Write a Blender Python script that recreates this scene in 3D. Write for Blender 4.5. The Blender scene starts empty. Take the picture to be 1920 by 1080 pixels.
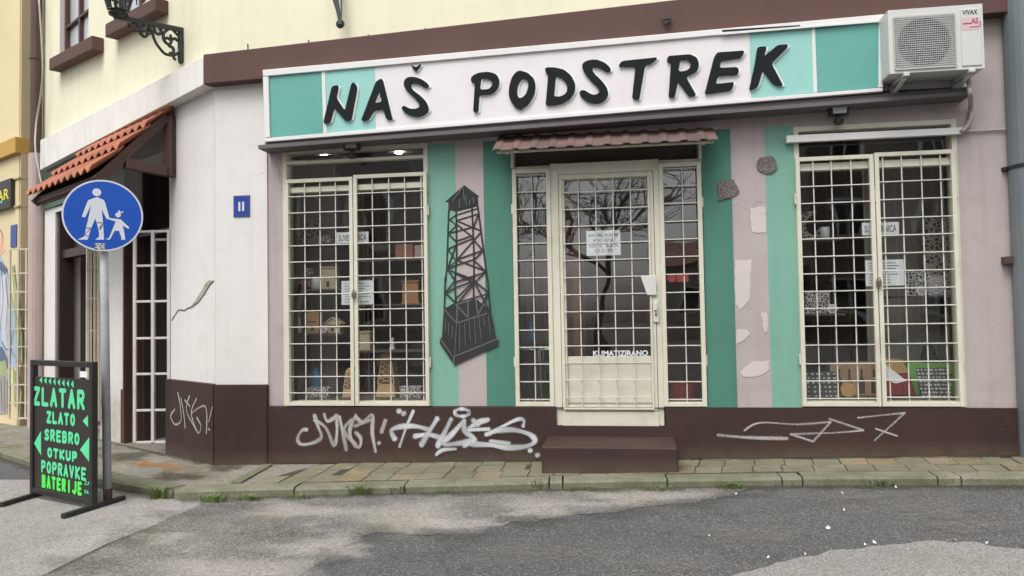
import bpy, math, random
from mathutils import Vector, Matrix
from mathutils.geometry import tessellate_polygon
random.seed(7)
R = math.radians
S = bpy.context.scene
COL = S.collection

# ------------------------------------------------------------------ camera
CP = Vector((0, -6.67, 1.5)); YAW, PITCH, ROLL, FPX = R(-8.5), R(1.95), R(.97), 1400.0
FW = Vector((math.sin(YAW)*math.cos(PITCH), math.cos(YAW)*math.cos(PITCH), math.sin(PITCH)))
_r0 = Vector((math.cos(YAW), -math.sin(YAW), 0)); _u0 = _r0.cross(FW)
RT = _r0*math.cos(ROLL) - _u0*math.sin(ROLL)
UP = _u0*math.cos(ROLL) + _r0*math.sin(ROLL)
cd = bpy.data.cameras.new('camera'); cam = bpy.data.objects.new('camera', cd); COL.objects.link(cam)
cam.matrix_world = Matrix(((RT.x, UP.x, -FW.x, CP.x), (RT.y, UP.y, -FW.y, CP.y), (RT.z, UP.z, -FW.z, CP.z), (0, 0, 0, 1)))
cd.sensor_fit = 'HORIZONTAL'; cd.sensor_width = 36; cd.lens = 36*FPX/1920; cd.clip_end = 500; cd.clip_start = .05
S.camera = cam
# ------------------------------------------------------------------ sky, sun, exposure
SUN_EL, SUN_AZ = R(61), R(200)          # azimuth from +Y towards +X : the sun stands behind the camera
W = bpy.data.worlds.new('World'); S.world = W; W.use_nodes = True
nt = W.node_tree; nt.nodes.clear()
sk = nt.nodes.new('ShaderNodeTexSky'); sk.sky_type = 'NISHITA'; sk.sun_disc = False
sk.sun_elevation = SUN_EL; sk.sun_rotation = SUN_AZ; sk.dust_density = 4; sk.air_density = 1.0
hs = nt.nodes.new('ShaderNodeHueSaturation'); hs.inputs['Saturation'].default_value = .18
bg = nt.nodes.new('ShaderNodeBackground'); bg.inputs[1].default_value = .15
ow = nt.nodes.new('ShaderNodeOutputWorld')
nt.links.new(sk.outputs[0], hs.inputs['Color']); nt.links.new(hs.outputs[0], bg.inputs[0]); nt.links.new(bg.outputs[0], ow.inputs[0])
sl = bpy.data.lights.new('sun', 'SUN'); sl.energy = 1.15; sl.angle = R(34); sl.color = (1, .965, .92)
so = bpy.data.objects.new('sun', sl); COL.objects.link(so)
so.rotation_euler = Vector((math.sin(SUN_AZ)*math.cos(SUN_EL), math.cos(SUN_AZ)*math.cos(SUN_EL), math.sin(SUN_EL))).to_track_quat('Z', 'Y').to_euler()
so.location = (0, -20, 20)
S.view_settings.view_transform = 'Standard'; S.view_settings.look = 'None'
S.view_settings.gamma = 1; S.view_settings.exposure = .72
S.cycles.max_bounces = 8; S.cycles.transparent_max_bounces = 16

# ------------------------------------------------------------------ frames of reference
def ray(x, y): return RT*((x-960)/FPX) - UP*((y-540)/FPX) + FW
class Plane:
    """vertical plane: u along U, v = world z, d outwards along N"""
    def __init__(s, o, U, N): s.o, s.U, s.N = Vector(o), Vector(U).normalized(), Vector(N).normalized()
    def hit(s, x, y, d=0):
        q = ray(x, y); return CP + q*((s.o + s.N*d - CP).dot(s.N)/q.dot(s.N))
    def uv(s, x, y, d=0):
        p = s.hit(x, y, d); return ((p-s.o).dot(s.U), p.z)
    def u(s, x, y, d=0): return s.uv(x, y, d)[0]
    def v(s, x, y, d=0): return s.uv(x, y, d)[1]
    def P(s, u, v, d=0):
        p = s.o + s.U*u + s.N*d; return Vector((p.x, p.y, v))
    def side(s, x, y, u):            # where the ray meets the upright plane u = const : gives (d, z)
        q = ray(x, y); p = CP + q*((s.o + s.U*u - CP).dot(s.U)/q.dot(s.U)); return ((p-s.o).dot(s.N), p.z)
F = Plane((0, 0, 0), (1, 0, 0), (0, -1, 0))
CU = -3.87
A34 = R(34)
L = Plane((CU, 0, 0), (math.cos(A34), -math.sin(A34), 0), (-math.sin(A34), -math.cos(A34), 0))
SL = .0225
def zp(x): return .205 + SL*x            # pavement height
def zr(x): return .135 + SL*x            # road height
def G(x, y, h=.135):                     # on the sloping ground
    q = ray(x, y); n = Vector((-SL, 0, 1)); return CP + q*((h - (CP.z - SL*CP.x))/q.dot(n))
def HZ(x, y, z):
    q = ray(x, y); return CP + q*((z-CP.z)/q.z)

# ------------------------------------------------------------------ materials
def lin(c): c /= 255; return c/12.92 if c <= .04045 else ((c+.055)/1.055)**2.4
def C(r, g, b, k=1): return (lin(r)*k, lin(g)*k, lin(b)*k, 1)
def N_(t, k, **kw):
    n = t.nodes.new(k)
    for a, b in kw.items(): setattr(n, a, b)
    return n
def base_mat(name):
    m = bpy.data.materials.new(name); m.use_nodes = True; t = m.node_tree; t.nodes.clear()
    o = N_(t, 'ShaderNodeOutputMaterial'); b = N_(t, 'ShaderNodeBsdfPrincipled'); t.links.new(b.outputs[0], o.inputs[0])
    return m, t, b, o
def mixc(t, a, b, fac, mode='MIX'):
    n = N_(t, 'ShaderNodeMix', data_type='RGBA', blend_type=mode)
    for i, v in ((0, fac), (6, a), (7, b)):
        if hasattr(v, 'links') or hasattr(v, 'is_output'): t.links.new(v, n.inputs[i])
        else: n.inputs[i].default_value = v
    return n.outputs[2]
def ramp(t, v, p0, p1, c0=(0, 0, 0, 1), c1=(1, 1, 1, 1)):
    n = N_(t, 'ShaderNodeValToRGB'); e = n.color_ramp.elements
    e[0].position, e[0].color, e[1].position, e[1].color = p0, c0, p1, c1
    t.links.new(v, n.inputs[0]); return n.outputs[0]
def pos(t, sc=(1, 1, 1)):
    g = N_(t, 'ShaderNodeNewGeometry'); m = N_(t, 'ShaderNodeMapping'); m.inputs['Scale'].default_value = sc
    t.links.new(g.outputs['Position'], m.inputs['Vector']); return m.outputs[0]
def noise(t, p, sc, det=4, rough=.55):
    n = N_(t, 'ShaderNodeTexNoise'); n.inputs['Scale'].default_value = sc; n.inputs['Detail'].default_value = det
    n.inputs['Roughness'].default_value = rough; t.links.new(p, n.inputs['Vector']); return n.outputs[0]
def bump(t, b, h, strength, dist=.01):
    n = N_(t, 'ShaderNodeBump'); n.inputs['Strength'].default_value = strength; n.inputs['Distance'].default_value = dist
    t.links.new(h, n.inputs['Height']); t.links.new(n.outputs[0], b.inputs['Normal'])
def dirt_low(t, col, dark, z0, z1, x_slope=SL):
    """splash dirt of the wall foot: real staining that follows the pavement line"""
    g = N_(t, 'ShaderNodeNewGeometry'); sp = N_(t, 'ShaderNodeSeparateXYZ'); t.links.new(g.outputs['Position'], sp.inputs[0])
    mu = N_(t, 'ShaderNodeMath', operation='MULTIPLY_ADD'); t.links.new(sp.outputs[0], mu.inputs[0]); mu.inputs[1].default_value = -x_slope
    t.links.new(sp.outputs[2], mu.inputs[2])
    mr = N_(t, 'ShaderNodeMapRange'); mr.inputs[1].default_value = z0; mr.inputs[2].default_value = z1; mr.inputs[3].default_value = 1; mr.inputs[4].default_value = 0
    t.links.new(mu.outputs[0], mr.inputs[0])
    nz = noise(t, pos(t), 6, 6); mm = N_(t, 'ShaderNodeMath', operation='MULTIPLY'); t.links.new(mr.outputs[0], mm.inputs[0]); t.links.new(nz, mm.inputs[1])
    return mixc(t, col, dark, mm.outputs[0])
def crackle(t, col, dark, sc, th):
    p = pos(t); d = N_(t, 'ShaderNodeTexNoise'); d.inputs['Scale'].default_value = 5; d.inputs['Detail'].default_value = 6; t.links.new(p, d.inputs['Vector'])
    ad = N_(t, 'ShaderNodeVectorMath', operation='MULTIPLY_ADD'); t.links.new(d.outputs[1], ad.inputs[0]); ad.inputs[1].default_value = (.35, .35, .35); t.links.new(p, ad.inputs[2])
    v = N_(t, 'ShaderNodeTexVoronoi', feature='DISTANCE_TO_EDGE'); v.inputs['Scale'].default_value = sc; t.links.new(ad.outputs[0], v.inputs['Vector'])
    m1 = ramp(t, v.outputs['Distance'], 0, th, (1, 1, 1, 1), (0, 0, 0, 1)); m2 = ramp(t, noise(t, p, 1.1, 3), .54, .66)
    mu = N_(t, 'ShaderNodeMath', operation='MULTIPLY'); t.links.new(m1, mu.inputs[0]); t.links.new(m2, mu.inputs[1]); m3 = N_(t, 'ShaderNodeMath', operation='MULTIPLY'); t.links.new(mu.outputs[0], m3.inputs[0]); m3.inputs[1].default_value = .55
    return mixc(t, col, dark, m3.outputs[0])
def paint(name, c, var=.08, stain=.12, stain_c=None, rough=.75, bmp=.15, bs=60, streak=.15, low=None, chips=None, metal=0, cracks=None):
    m, t, b, o = base_mat(name)
    c = tuple(c); dk = tuple(v*(1-var*2) for v in c[:3]) + (1,)
    col = mixc(t, dk, c, ramp(t, noise(t, pos(t), 1.3, 6), .3, .6))
    sc = stain_c or tuple(v*.6 for v in c[:3]) + (1,)
    st = N_(t, 'ShaderNodeMath', operation='MULTIPLY'); t.links.new(ramp(t, noise(t, pos(t), 4.5, 8, .65), .52, .78), st.inputs[0]); st.inputs[1].default_value = stain*2
    col = mixc(t, col, sc, st.outputs[0])
    if streak:
        sm = N_(t, 'ShaderNodeMath', operation='MULTIPLY'); t.links.new(ramp(t, noise(t, pos(t, (9, 9, .5)), 1.0, 5), .52, .8), sm.inputs[0]); sm.inputs[1].default_value = streak
        col = mixc(t, col, sc, sm.outputs[0])
    if chips:
        cc, lo, hi, cs = chips
        col = mixc(t, col, cc, ramp(t, noise(t, pos(t), cs, 5, .6), lo, hi))
    if cracks: col = crackle(t, col, tuple(v*.45 for v in c[:3])+(1,), cracks, .006)
    if low: col = dirt_low(t, col, low[0], low[1], low[2])
    t.links.new(col, b.inputs['Base Color']); b.inputs['Roughness'].default_value = rough; b.inputs['Metallic'].default_value = metal
    if bmp: bump(t, b, noise(t, pos(t), bs, 5), bmp, .006)
    return m
def plain(name, c, rough=.6, metal=0, var=.1, sc=12, spec=.5):
    m, t, b, o = base_mat(name); c = tuple(c)
    col = mixc(t, tuple(v*(1-var) for v in c[:3])+(1,), tuple(min(1, v*(1+var)) for v in c[:3])+(1,), noise(t, pos(t), sc, 4))
    t.links.new(col, b.inputs['Base Color']); b.inputs['Roughness'].default_value = rough; b.inputs['Metallic'].default_value = metal; b.inputs['Specular IOR Level'].default_value = spec
    return m
def glass(name, ior=2.0, tint=(.94, .96, .95, 1), wav=.05):
    m, t, b, o = base_mat(name); t.nodes.remove(b)
    tr = N_(t, 'ShaderNodeBsdfTransparent'); tr.inputs[0].default_value = tint
    gl = N_(t, 'ShaderNodeBsdfGlossy'); gl.inputs['Roughness'].default_value = .015
    fr = N_(t, 'ShaderNodeFresnel'); fr.inputs[0].default_value = ior
    bp = N_(t, 'ShaderNodeBump'); bp.inputs['Strength'].default_value = wav; bp.inputs['Distance'].default_value = .05
    t.links.new(noise(t, pos(t), 1.6, 1), bp.inputs['Height']); t.links.new(bp.outputs[0], gl.inputs['Normal'])
    ge = N_(t, 'ShaderNodeNewGeometry'); fb = N_(t, 'ShaderNodeMix'); t.links.new(ge.outputs['Backfacing'], fb.inputs[0]); t.links.new(fr.outputs[0], fb.inputs[2]); fb.inputs[3].default_value = .1
    mx = N_(t, 'ShaderNodeMixShader'); t.links.new(fb.outputs[0], mx.inputs[0]); t.links.new(tr.outputs[0], mx.inputs[1]); t.links.new(gl.outputs[0], mx.inputs[2])
    t.links.new(mx.outputs[0], o.inputs[0]); return m
def spray(name, c, dens=1.0, sc=90):
    """spray paint whose density (attribute 'dens') thins towards the edge of the stroke"""
    m, t, b, o = base_mat(name); b.inputs['Base Color'].default_value = c; b.inputs['Roughness'].default_value = .55
    a = N_(t, 'ShaderNodeAttribute'); a.attribute_name = 'dens'
    nz = ramp(t, noise(t, pos(t), sc, 5, .75), .3, .62)
    mu = N_(t, 'ShaderNodeMath', operation='MULTIPLY'); t.links.new(a.outputs['Fac'], mu.inputs[0])
    ad = N_(t, 'ShaderNodeMath', operation='MULTIPLY_ADD'); t.links.new(nz, ad.inputs[0]); ad.inputs[1].default_value = .45; ad.inputs[2].default_value = .6*dens
    t.links.new(ad.outputs[0], mu.inputs[1]); mu.use_clamp = True
    tr = N_(t, 'ShaderNodeBsdfTransparent'); mx = N_(t, 'ShaderNodeMixShader')
    t.links.new(mu.outputs[0], mx.inputs[0]); t.links.new(tr.outputs[0], mx.inputs[1]); t.links.new(b.outputs[0], mx.inputs[2]); t.links.new(mx.outputs[0], o.inputs[0])
    return m
def emit(name, c, s):
    m, t, b, o = base_mat(name); b.inputs['Base Color'].default_value = c
    b.inputs['Emission Color'].default_value = c; b.inputs['Emission Strength'].default_value = s; return m
def fret(name, light, dark, sc=28, cut=.06):
    m, t, b, o = base_mat(name)
    v = N_(t, 'ShaderNodeTexVoronoi', feature='DISTANCE_TO_EDGE'); v.inputs['Scale'].default_value = sc
    t.links.new(pos(t), v.inputs['Vector'])
    col = mixc(t, light, dark, ramp(t, v.outputs['Distance'], cut, cut+.06))
    t.links.new(col, b.inputs['Base Color']); b.inputs['Roughness'].default_value = .7; return m
def ground(name, c1, c2, c3, sp=(.5, .5, .5, 1), fine=100, big=.7, moss=None, bmp=.8):
    m, t, b, o = base_mat(name); p = pos(t)
    col = mixc(t, c1, c2, ramp(t, noise(t, p, big, 6, .6), .38, .64))
    col = mixc(t, col, c3, ramp(t, noise(t, p, big*5, 8, .7), .5, .72))
    v = N_(t, 'ShaderNodeTexVoronoi', feature='F1'); v.inputs['Scale'].default_value = fine; t.links.new(p, v.inputs['Vector'])
    hv = N_(t, 'ShaderNodeSeparateColor'); t.links.new(v.outputs['Color'], hv.inputs[0])
    dk = tuple(x*.45 for x in c1[:3])+(1,)
    col = mixc(t, col, dk, ramp(t, hv.outputs[0], .0, .55, (.9, .9, .9, 1), (0, 0, 0, 1)))
    col = mixc(t, col, sp, ramp(t, hv.outputs[1], .8, 1, (0, 0, 0, 1), (.5, .5, .5, 1)))
    nz = noise(t, p, fine*.6, 4, .8)
    col = mixc(t, col, dk, ramp(t, nz, .3, .5, (.6, .6, .6, 1), (0, 0, 0, 1)))
    if moss: col = mixc(t, col, moss[0], ramp(t, noise(t, p, moss[1], 8, .65), moss[2], moss[2]+.15))
    t.links.new(col, b.inputs['Base Color']); b.inputs['Roughness'].default_value = .92
    ad = N_(t, 'ShaderNodeMath', operation='ADD'); t.links.new(v.outputs['Distance'], ad.inputs[0]); t.links.new(nz, ad.inputs[1])
    bump(t, b, ad.outputs[0], bmp, .006); return m
def slabs(name, base, alt, moss, rust):
    m, t, b, o = base_mat(name); p = pos(t)
    g = N_(t, 'ShaderNodeNewGeometry')
    col = mixc(t, base, alt, g.outputs['Random Per Island'])
    rm = N_(t, 'ShaderNodeMath', operation='GREATER_THAN'); rm.inputs[1].default_value = .84
    w = N_(t, 'ShaderNodeTexWhiteNoise', noise_dimensions='1D'); t.links.new(g.outputs['Random Per Island'], w.inputs['W']); t.links.new(w.outputs['Value'], rm.inputs[0])
    r2 = N_(t, 'ShaderNodeMath', operation='MULTIPLY'); t.links.new(rm.outputs[0], r2.inputs[0]); t.links.new(ramp(t, noise(t, p, 5, 5), .35, .7), r2.inputs[1])
    col = mixc(t, col, rust, r2.outputs[0])
    col = mixc(t, col, moss, ramp(t, noise(t, p, 3, 8, .7), .42, .66))
    col = mixc(t, col, tuple(x*.5 for x in base[:3])+(1,), ramp(t, noise(t, p, 60, 5, .7), .42, .7))
    t.links.new(col, b.inputs['Base Color']); b.inputs['Roughness'].default_value = .9
    bump(t, b, noise(t, p, 80, 5, .7), .5, .006); return m

M = {}
M['upper'] = paint('cream_render', C(246, 242, 212, .84), .03, .1, C(222, 214, 182, .8), bmp=.12, streak=.3, cracks=.8)
M['wall_white'] = paint('white_render', C(234, 231, 227, .84), .04, .10, C(184, 175, 164, .7), bmp=.3, streak=.16, cracks=1.4, low=(C(150, 138, 124), .62, .95))
M['wall_pink'] = paint('pinkish_render', C(203, 190, 188, .72), .06, .2, C(160, 146, 138, .68), bmp=.25, streak=.35, cracks=1.2, low=(C(150, 134, 124), .42, .62))
M['teal_light'] = paint('light_teal_paint', C(140, 194, 174, .72), .05, .08, C(104, 146, 132, .66), bmp=.2, streak=.28, cracks=1.6, low=(C(118, 140, 126), .42, .62))
M['teal_dark'] = paint('dark_teal_paint', C(86, 148, 128, .68), .05, .08, C(62, 112, 98, .62), bmp=.2, streak=.28, cracks=1.6, low=(C(90, 116, 102), .42, .62))
M['plinth'] = paint('brown_plinth_paint', C(70, 46, 38, .62), .16, .25, C(86, 62, 52, .58), rough=.65, bmp=.25, bs=45, streak=.15, low=(C(104, 94, 80, .9), .17, .34), chips=(C(120, 104, 94), .74, .78, 16))
M['cornice'] = paint('brown_cornice_paint', C(98, 68, 61, .8), .08, .15, C(70, 52, 48), bmp=.12, streak=.2)
M['cornice_white'] = paint('white_cornice_paint', C(238, 235, 228, .88), .05, .12, C(170, 160, 148, .7), bmp=.15, streak=.35)
M['cream'] = paint('cream_enamel', C(230, 226, 207, .80), .05, .18, C(172, 156, 124, .7), rough=.45, bmp=.05, streak=.1, chips=(C(120, 85, 55), .74, .78, 30))
M['rod'] = paint('grille_rod_paint', C(222, 218, 206, .82), .06, .25, C(150, 132, 108), rough=.45, bmp=0, streak=0)
M['white_metal'] = paint('white_gate_paint', C(228, 226, 220, .78), .06, .2, C(150, 135, 115), rough=.45, bmp=0, streak=.1, chips=(C(95, 75, 60), .72, .76, 25))
M['beige_metal'] = paint('beige_gate_paint', C(226, 214, 196, .8), .06, .3, C(130, 105, 80), rough=.5, bmp=0, streak=.2, chips=(C(105, 75, 55), .68, .74, 25))
M['glass'] = glass('window_glass', 2.4, wav=.12)
M['glass_up'] = glass('upper_window_glass', 1.6)
M['sign_white'] = paint('sign_white_sheet', C(242, 238, 238, .80), .02, .06, C(205, 198, 196, .8), rough=.5, bmp=.03, streak=.22)
M['sign_frame'] = paint('sign_white_trim', C(240, 238, 236, .82), .03, .12, C(170, 160, 150), rough=.4, bmp=.03, streak=.1, chips=(C(165, 110, 70), .76, .79, 6))
M['sign_tl'] = paint('sign_light_teal', C(162, 222, 212, .78), .03, .06, rough=.5, bmp=.03, streak=.12)
M['sign_td'] = paint('sign_dark_teal', C(110, 186, 174, .76), .05, .08, rough=.4, bmp=.03, streak=.12)
M['letter'] = plain('black_letter_paint', C(30, 33, 34), .7, var=.2, spec=.12)
M['letter_edge'] = plain('letter_white_edge', C(236, 242, 241, .9), .6)
M['slab'] = paint('grey_ledge', C(112, 106, 106, .8), .1, .2, rough=.8, bmp=.2)
M['ac'] = paint('ac_white_enamel', C(226, 226, 222, .78), .03, .08, C(180, 172, 160), rough=.4, bmp=.02, streak=.12)
M['ac_grille'] = plain('ac_grille_plastic', C(178, 178, 174), .5)
M['dark'] = plain('dark_void', C(28, 29, 30), .8)
M['ac_fan'] = plain('fan_grey', C(92, 100, 104), .5)
M['black_metal'] = plain('black_metal', C(36, 36, 35), .5)
M['iron'] = plain('cast_iron', C(46, 50, 47), .55, var=.3)
M['steel'] = paint('galvanised_steel', C(178, 181, 184, .85), .1, .3, C(120, 112, 104), rough=.55, bmp=.1, streak=.3, metal=0, chips=(C(110, 92, 76), .66, .74, 18))
M['downpipe_grey'] = paint('grey_pipe', C(120, 130, 134, .85), .08, .15, rough=.5, bmp=.05, streak=.25)
M['pipe_brown'] = paint('brown_pipe', C(88, 64, 58, .85), .1, .3, rough=.5, bmp=.05, streak=.3)
M['pipe_pink'] = paint('pinkish_pipe', C(205, 186, 178, .78), .06, .2, rough=.6, bmp=.05, streak=.3)
M['cable'] = plain('grey_cable', C(165, 158, 152), .6)
M['tile'] = paint('clay_tile', C(178, 108, 80, .80), .2, .35, C(120, 74, 58), rough=.8, bmp=.4, bs=50, streak=0)
M['tile_red'] = paint('faded_red_tile', C(140, 114, 107, .48), .25, .55, C(120, 88, 82), rough=.75, bmp=.3, bs=50, streak=0)
M['wood_dark'] = paint('dark_brown_wood', C(84, 58, 48, .9), .15, .3, rough=.6, bmp=.2, streak=.3)
M['door_brown'] = paint('dark_door_paint', C(66, 52, 48, .9), .1, .2, rough=.5, bmp=.05, streak=.1)
M['wood_light'] = plain('plywood', C(196, 158, 112), .6, var=.12)
M['wood_pale'] = plain('pale_plywood', C(190, 176, 148), .65, var=.12)
M['wood_orange'] = plain('stained_wood', C(170, 124, 82), .55, var=.15)
M['room'] = paint('shop_inside_paint', C(142, 138, 132), .06, .1, rough=.8, bmp=0)
M['room_light'] = plain('pale_inside_wall', C(168, 164, 158, .8), .8)
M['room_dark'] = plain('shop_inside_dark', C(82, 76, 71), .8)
M['curtain'] = plain('grey_curtain', C(140, 136, 132), .9)
M['paper'] = plain('white_paper', C(236, 238, 242, .85), .8, var=.02)
M['ink'] = plain('grey_ink', C(84, 86, 98), .8)
M['china'] = plain('white_china', C(226, 226, 232, .8), .3, var=.03)
M['blue_glass'] = plain('blue_glaze', C(84, 138, 170), .25)
M['blue_plate'] = plain('blue_enamel', C(36, 66, 140), .35, var=.12)
M['sign_blue'] = plain('traffic_blue', C(30, 88, 190, .9), .35, var=.03)
M['sign_wht'] = plain('traffic_white', C(232, 234, 242, .85), .4, var=.02)
M['board'] = plain('black_board', C(46, 42, 40), .5, var=.12)
M['green_a'] = plain('mint_green_paint', C(94, 222, 160, .9), .6, var=.06)
M['green_b'] = plain('bright_green_paint', C(84, 238, 92, .9), .6, var=.06)
M['black_frame'] = plain('black_frame_paint', C(38, 36, 34), .45, var=.2)
M['mural'] = paint('mural_black_paint', C(38, 38, 39), .15, .2, C(56, 58, 60), rough=.7, bmp=.1, streak=.3)
M['mural_grey'] = plain('mural_grey_paint', C(92, 94, 96), .7)
M['spray_w'] = spray('white_spray', C(226, 228, 232, .8))
M['spray_g'] = spray('silver_spray', C(204, 200, 196, .85), .85)
M['spray_f'] = spray('faint_spray', C(220, 214, 210, .8), .55)
M['spray_k'] = spray('black_spray', C(50, 50, 52), .7)
M['rough_patch'] = fret('rough_cement', C(92, 84, 80), C(150, 140, 136), 60, .2)
M['bare_plaster'] = paint('bare_plaster', C(222, 212, 208, .78), .05, .1, bmp=.3)
M['crack'] = paint('broken_plaster', C(190, 182, 168, .75), .15, .4, C(125, 116, 104), bmp=.8, bs=40)
M['crack_edge'] = plain('crack_dark_edge', C(88, 82, 76), .9)
M['n_yellow'] = paint('neighbour_yellow', C(240, 222, 176, .8), .04, .1, C(205, 180, 130), bmp=.1)
M['n_tan'] = paint('neighbour_tan', C(206, 188, 150, .8), .04, .1, bmp=.1)
M['n_ochre'] = paint('neighbour_ochre', C(206, 164, 84, .82), .04, .1, bmp=.1)
M['frame_brown'] = plain('brown_window_frame', C(80, 52, 46), .5)
M['green_fascia'] = paint('green_fascia', C(52, 86, 66), .1, .2, rough=.4, bmp=0)
M['yellow_text'] = plain('yellow_lettering', C(218, 206, 70), .6)
M['red'] = plain('red_print', C(164, 66, 70), .6)
M['pink'] = plain('pale_pink_print', C(222, 196, 196, .8), .6)
M['salmon'] = plain('salmon_box', C(170, 120, 102), .7)
M['cardboard'] = plain('cardboard', C(158, 132, 104), .8)
M['bottle'] = plain('dark_bottle_print', C(84, 48, 40), .6)
M['lime'] = plain('lime_card', C(122, 182, 88), .7)
M['crimson'] = plain('crimson_cloth', C(128, 36, 36), .8)
M['gold'] = plain('patterned_gold_cloth', C(186, 148, 96), .8, var=.5, sc=60)
M['charcoal'] = plain('charcoal_board', C(58, 60, 62), .8)
M['pebble'] = plain('pale_magnet', C(178, 178, 176), .6, var=.3, sc=40)
M['fret_w'] = fret('white_fretwork', C(210, 208, 208), C(80, 78, 78), 36)
M['fret_d'] = fret('dark_fretwork', C(150, 142, 134), C(58, 54, 52), 20, .1)
M['fret_b'] = fret('beige_fretwork', C(186, 180, 172), C(86, 80, 74), 24, .12)
M['chrome'] = plain('chrome_tube', C(200, 200, 200), .25, .8)
M['olive'] = plain('olive_glass', C(110, 112, 52), .3)
M['lamp_on'] = emit('lit_downlight', (1, .95, .88, 1), 60)
M['brass'] = plain('old_brass', C(104, 96, 76), .5, .4)
M['asphalt'] = ground('asphalt', C(94, 94, 93, .72), C(108, 107, 105, .75), C(80, 80, 80, .7), C(170, 168, 164), 130)
M['concrete'] = ground('worn_concrete', C(150, 147, 142, .9), C(166, 162, 156, .9), C(132, 128, 122, .9), C(200, 197, 191), 120, 1.2)
M['worn'] = ground('worn_asphalt', C(112, 110, 105, .82), C(130, 127, 120, .85), C(162, 156, 147, .88), C(200, 197, 191), 120, .8, moss=(C(98, 95, 76, .85), 1.6, .52))
M['bleached'] = spray('bleached_road', C(205, 199, 190, .85), .15, 34)
M['gutter'] = spray('grime_and_contact_shade', C(70, 68, 50, .85), .35, 30)  # gutter and moss grime, also the painted contact shade at the wall foot
M['pale_patch'] = ground('pale_asphalt', C(150, 147, 143, .85), C(160, 157, 152, .85), C(134, 132, 128, .85), C(205, 202, 196), 150)
M['pave_old'] = ground('old_pavement', C(138, 132, 122, .85), C(154, 148, 138, .85), C(120, 116, 100, .85), C(185, 180, 170), 110, 1.0, moss=(C(100, 98, 66, .9), 1.8, .52))
M['pave_slab'] = slabs('paving_slab', C(150, 144, 122, .8), C(122, 120, 96, .8), C(98, 98, 72, .82), C(166, 130, 88, .85))
M['kerb'] = slabs('kerb_stone', C(140, 138, 118, .85), C(128, 128, 108, .85), C(92, 98, 64, .85), C(140, 138, 118, .85))
M['joint'] = ground('joint_dirt', C(62, 58, 48), C(72, 70, 54), C(52, 50, 40), C(90, 86, 74), 120)
M['grass'] = plain('weed_green', C(108, 128, 66, .8), .7, var=.4, sc=20)
M['rust'] = spray('rust_smear', C(178, 124, 68, .85), .3, 40)
M['wear_dark'] = spray('worn_tar', C(88, 87, 85, .72), .0, 26)
M['dust'] = spray('road_dust', C(140, 136, 128, .85), -.2, 14)
M['dark_stain'] = spray('dark_road_stain', C(98, 94, 80, .8), -.12, 22)
M['bark'] = plain('bark', C(104, 96, 88), .9)
M['leaf'] = plain('spring_leaf', C(196, 192, 176, .8), .8)
M['far_wall'] = paint('opposite_render', C(196, 188, 176, .8), .05, .1, bmp=0)
M['far_wall_b'] = paint('opposite_grey_render', C(176, 172, 168, .8), .05, .1, bmp=0)
M['far_wall_c'] = paint('opposite_brown_render', C(112, 102, 92, .8), .05, .1, bmp=0)
M['far_roof'] = plain('opposite_roof', C(120, 76, 60), .8)
M['mural_blue'] = plain('wall_painting_blue', C(158, 176, 196), .8, var=.4, sc=5)
M['mural_dblue'] = plain('wall_painting_navy', C(96, 106, 128), .8, var=.4, sc=5)
M['mural_green'] = plain('wall_painting_green', C(150, 166, 122), .8, var=.45, sc=6)
M['mural_pinkish'] = plain('wall_painting_skin', C(226, 180, 152), .8)

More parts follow.
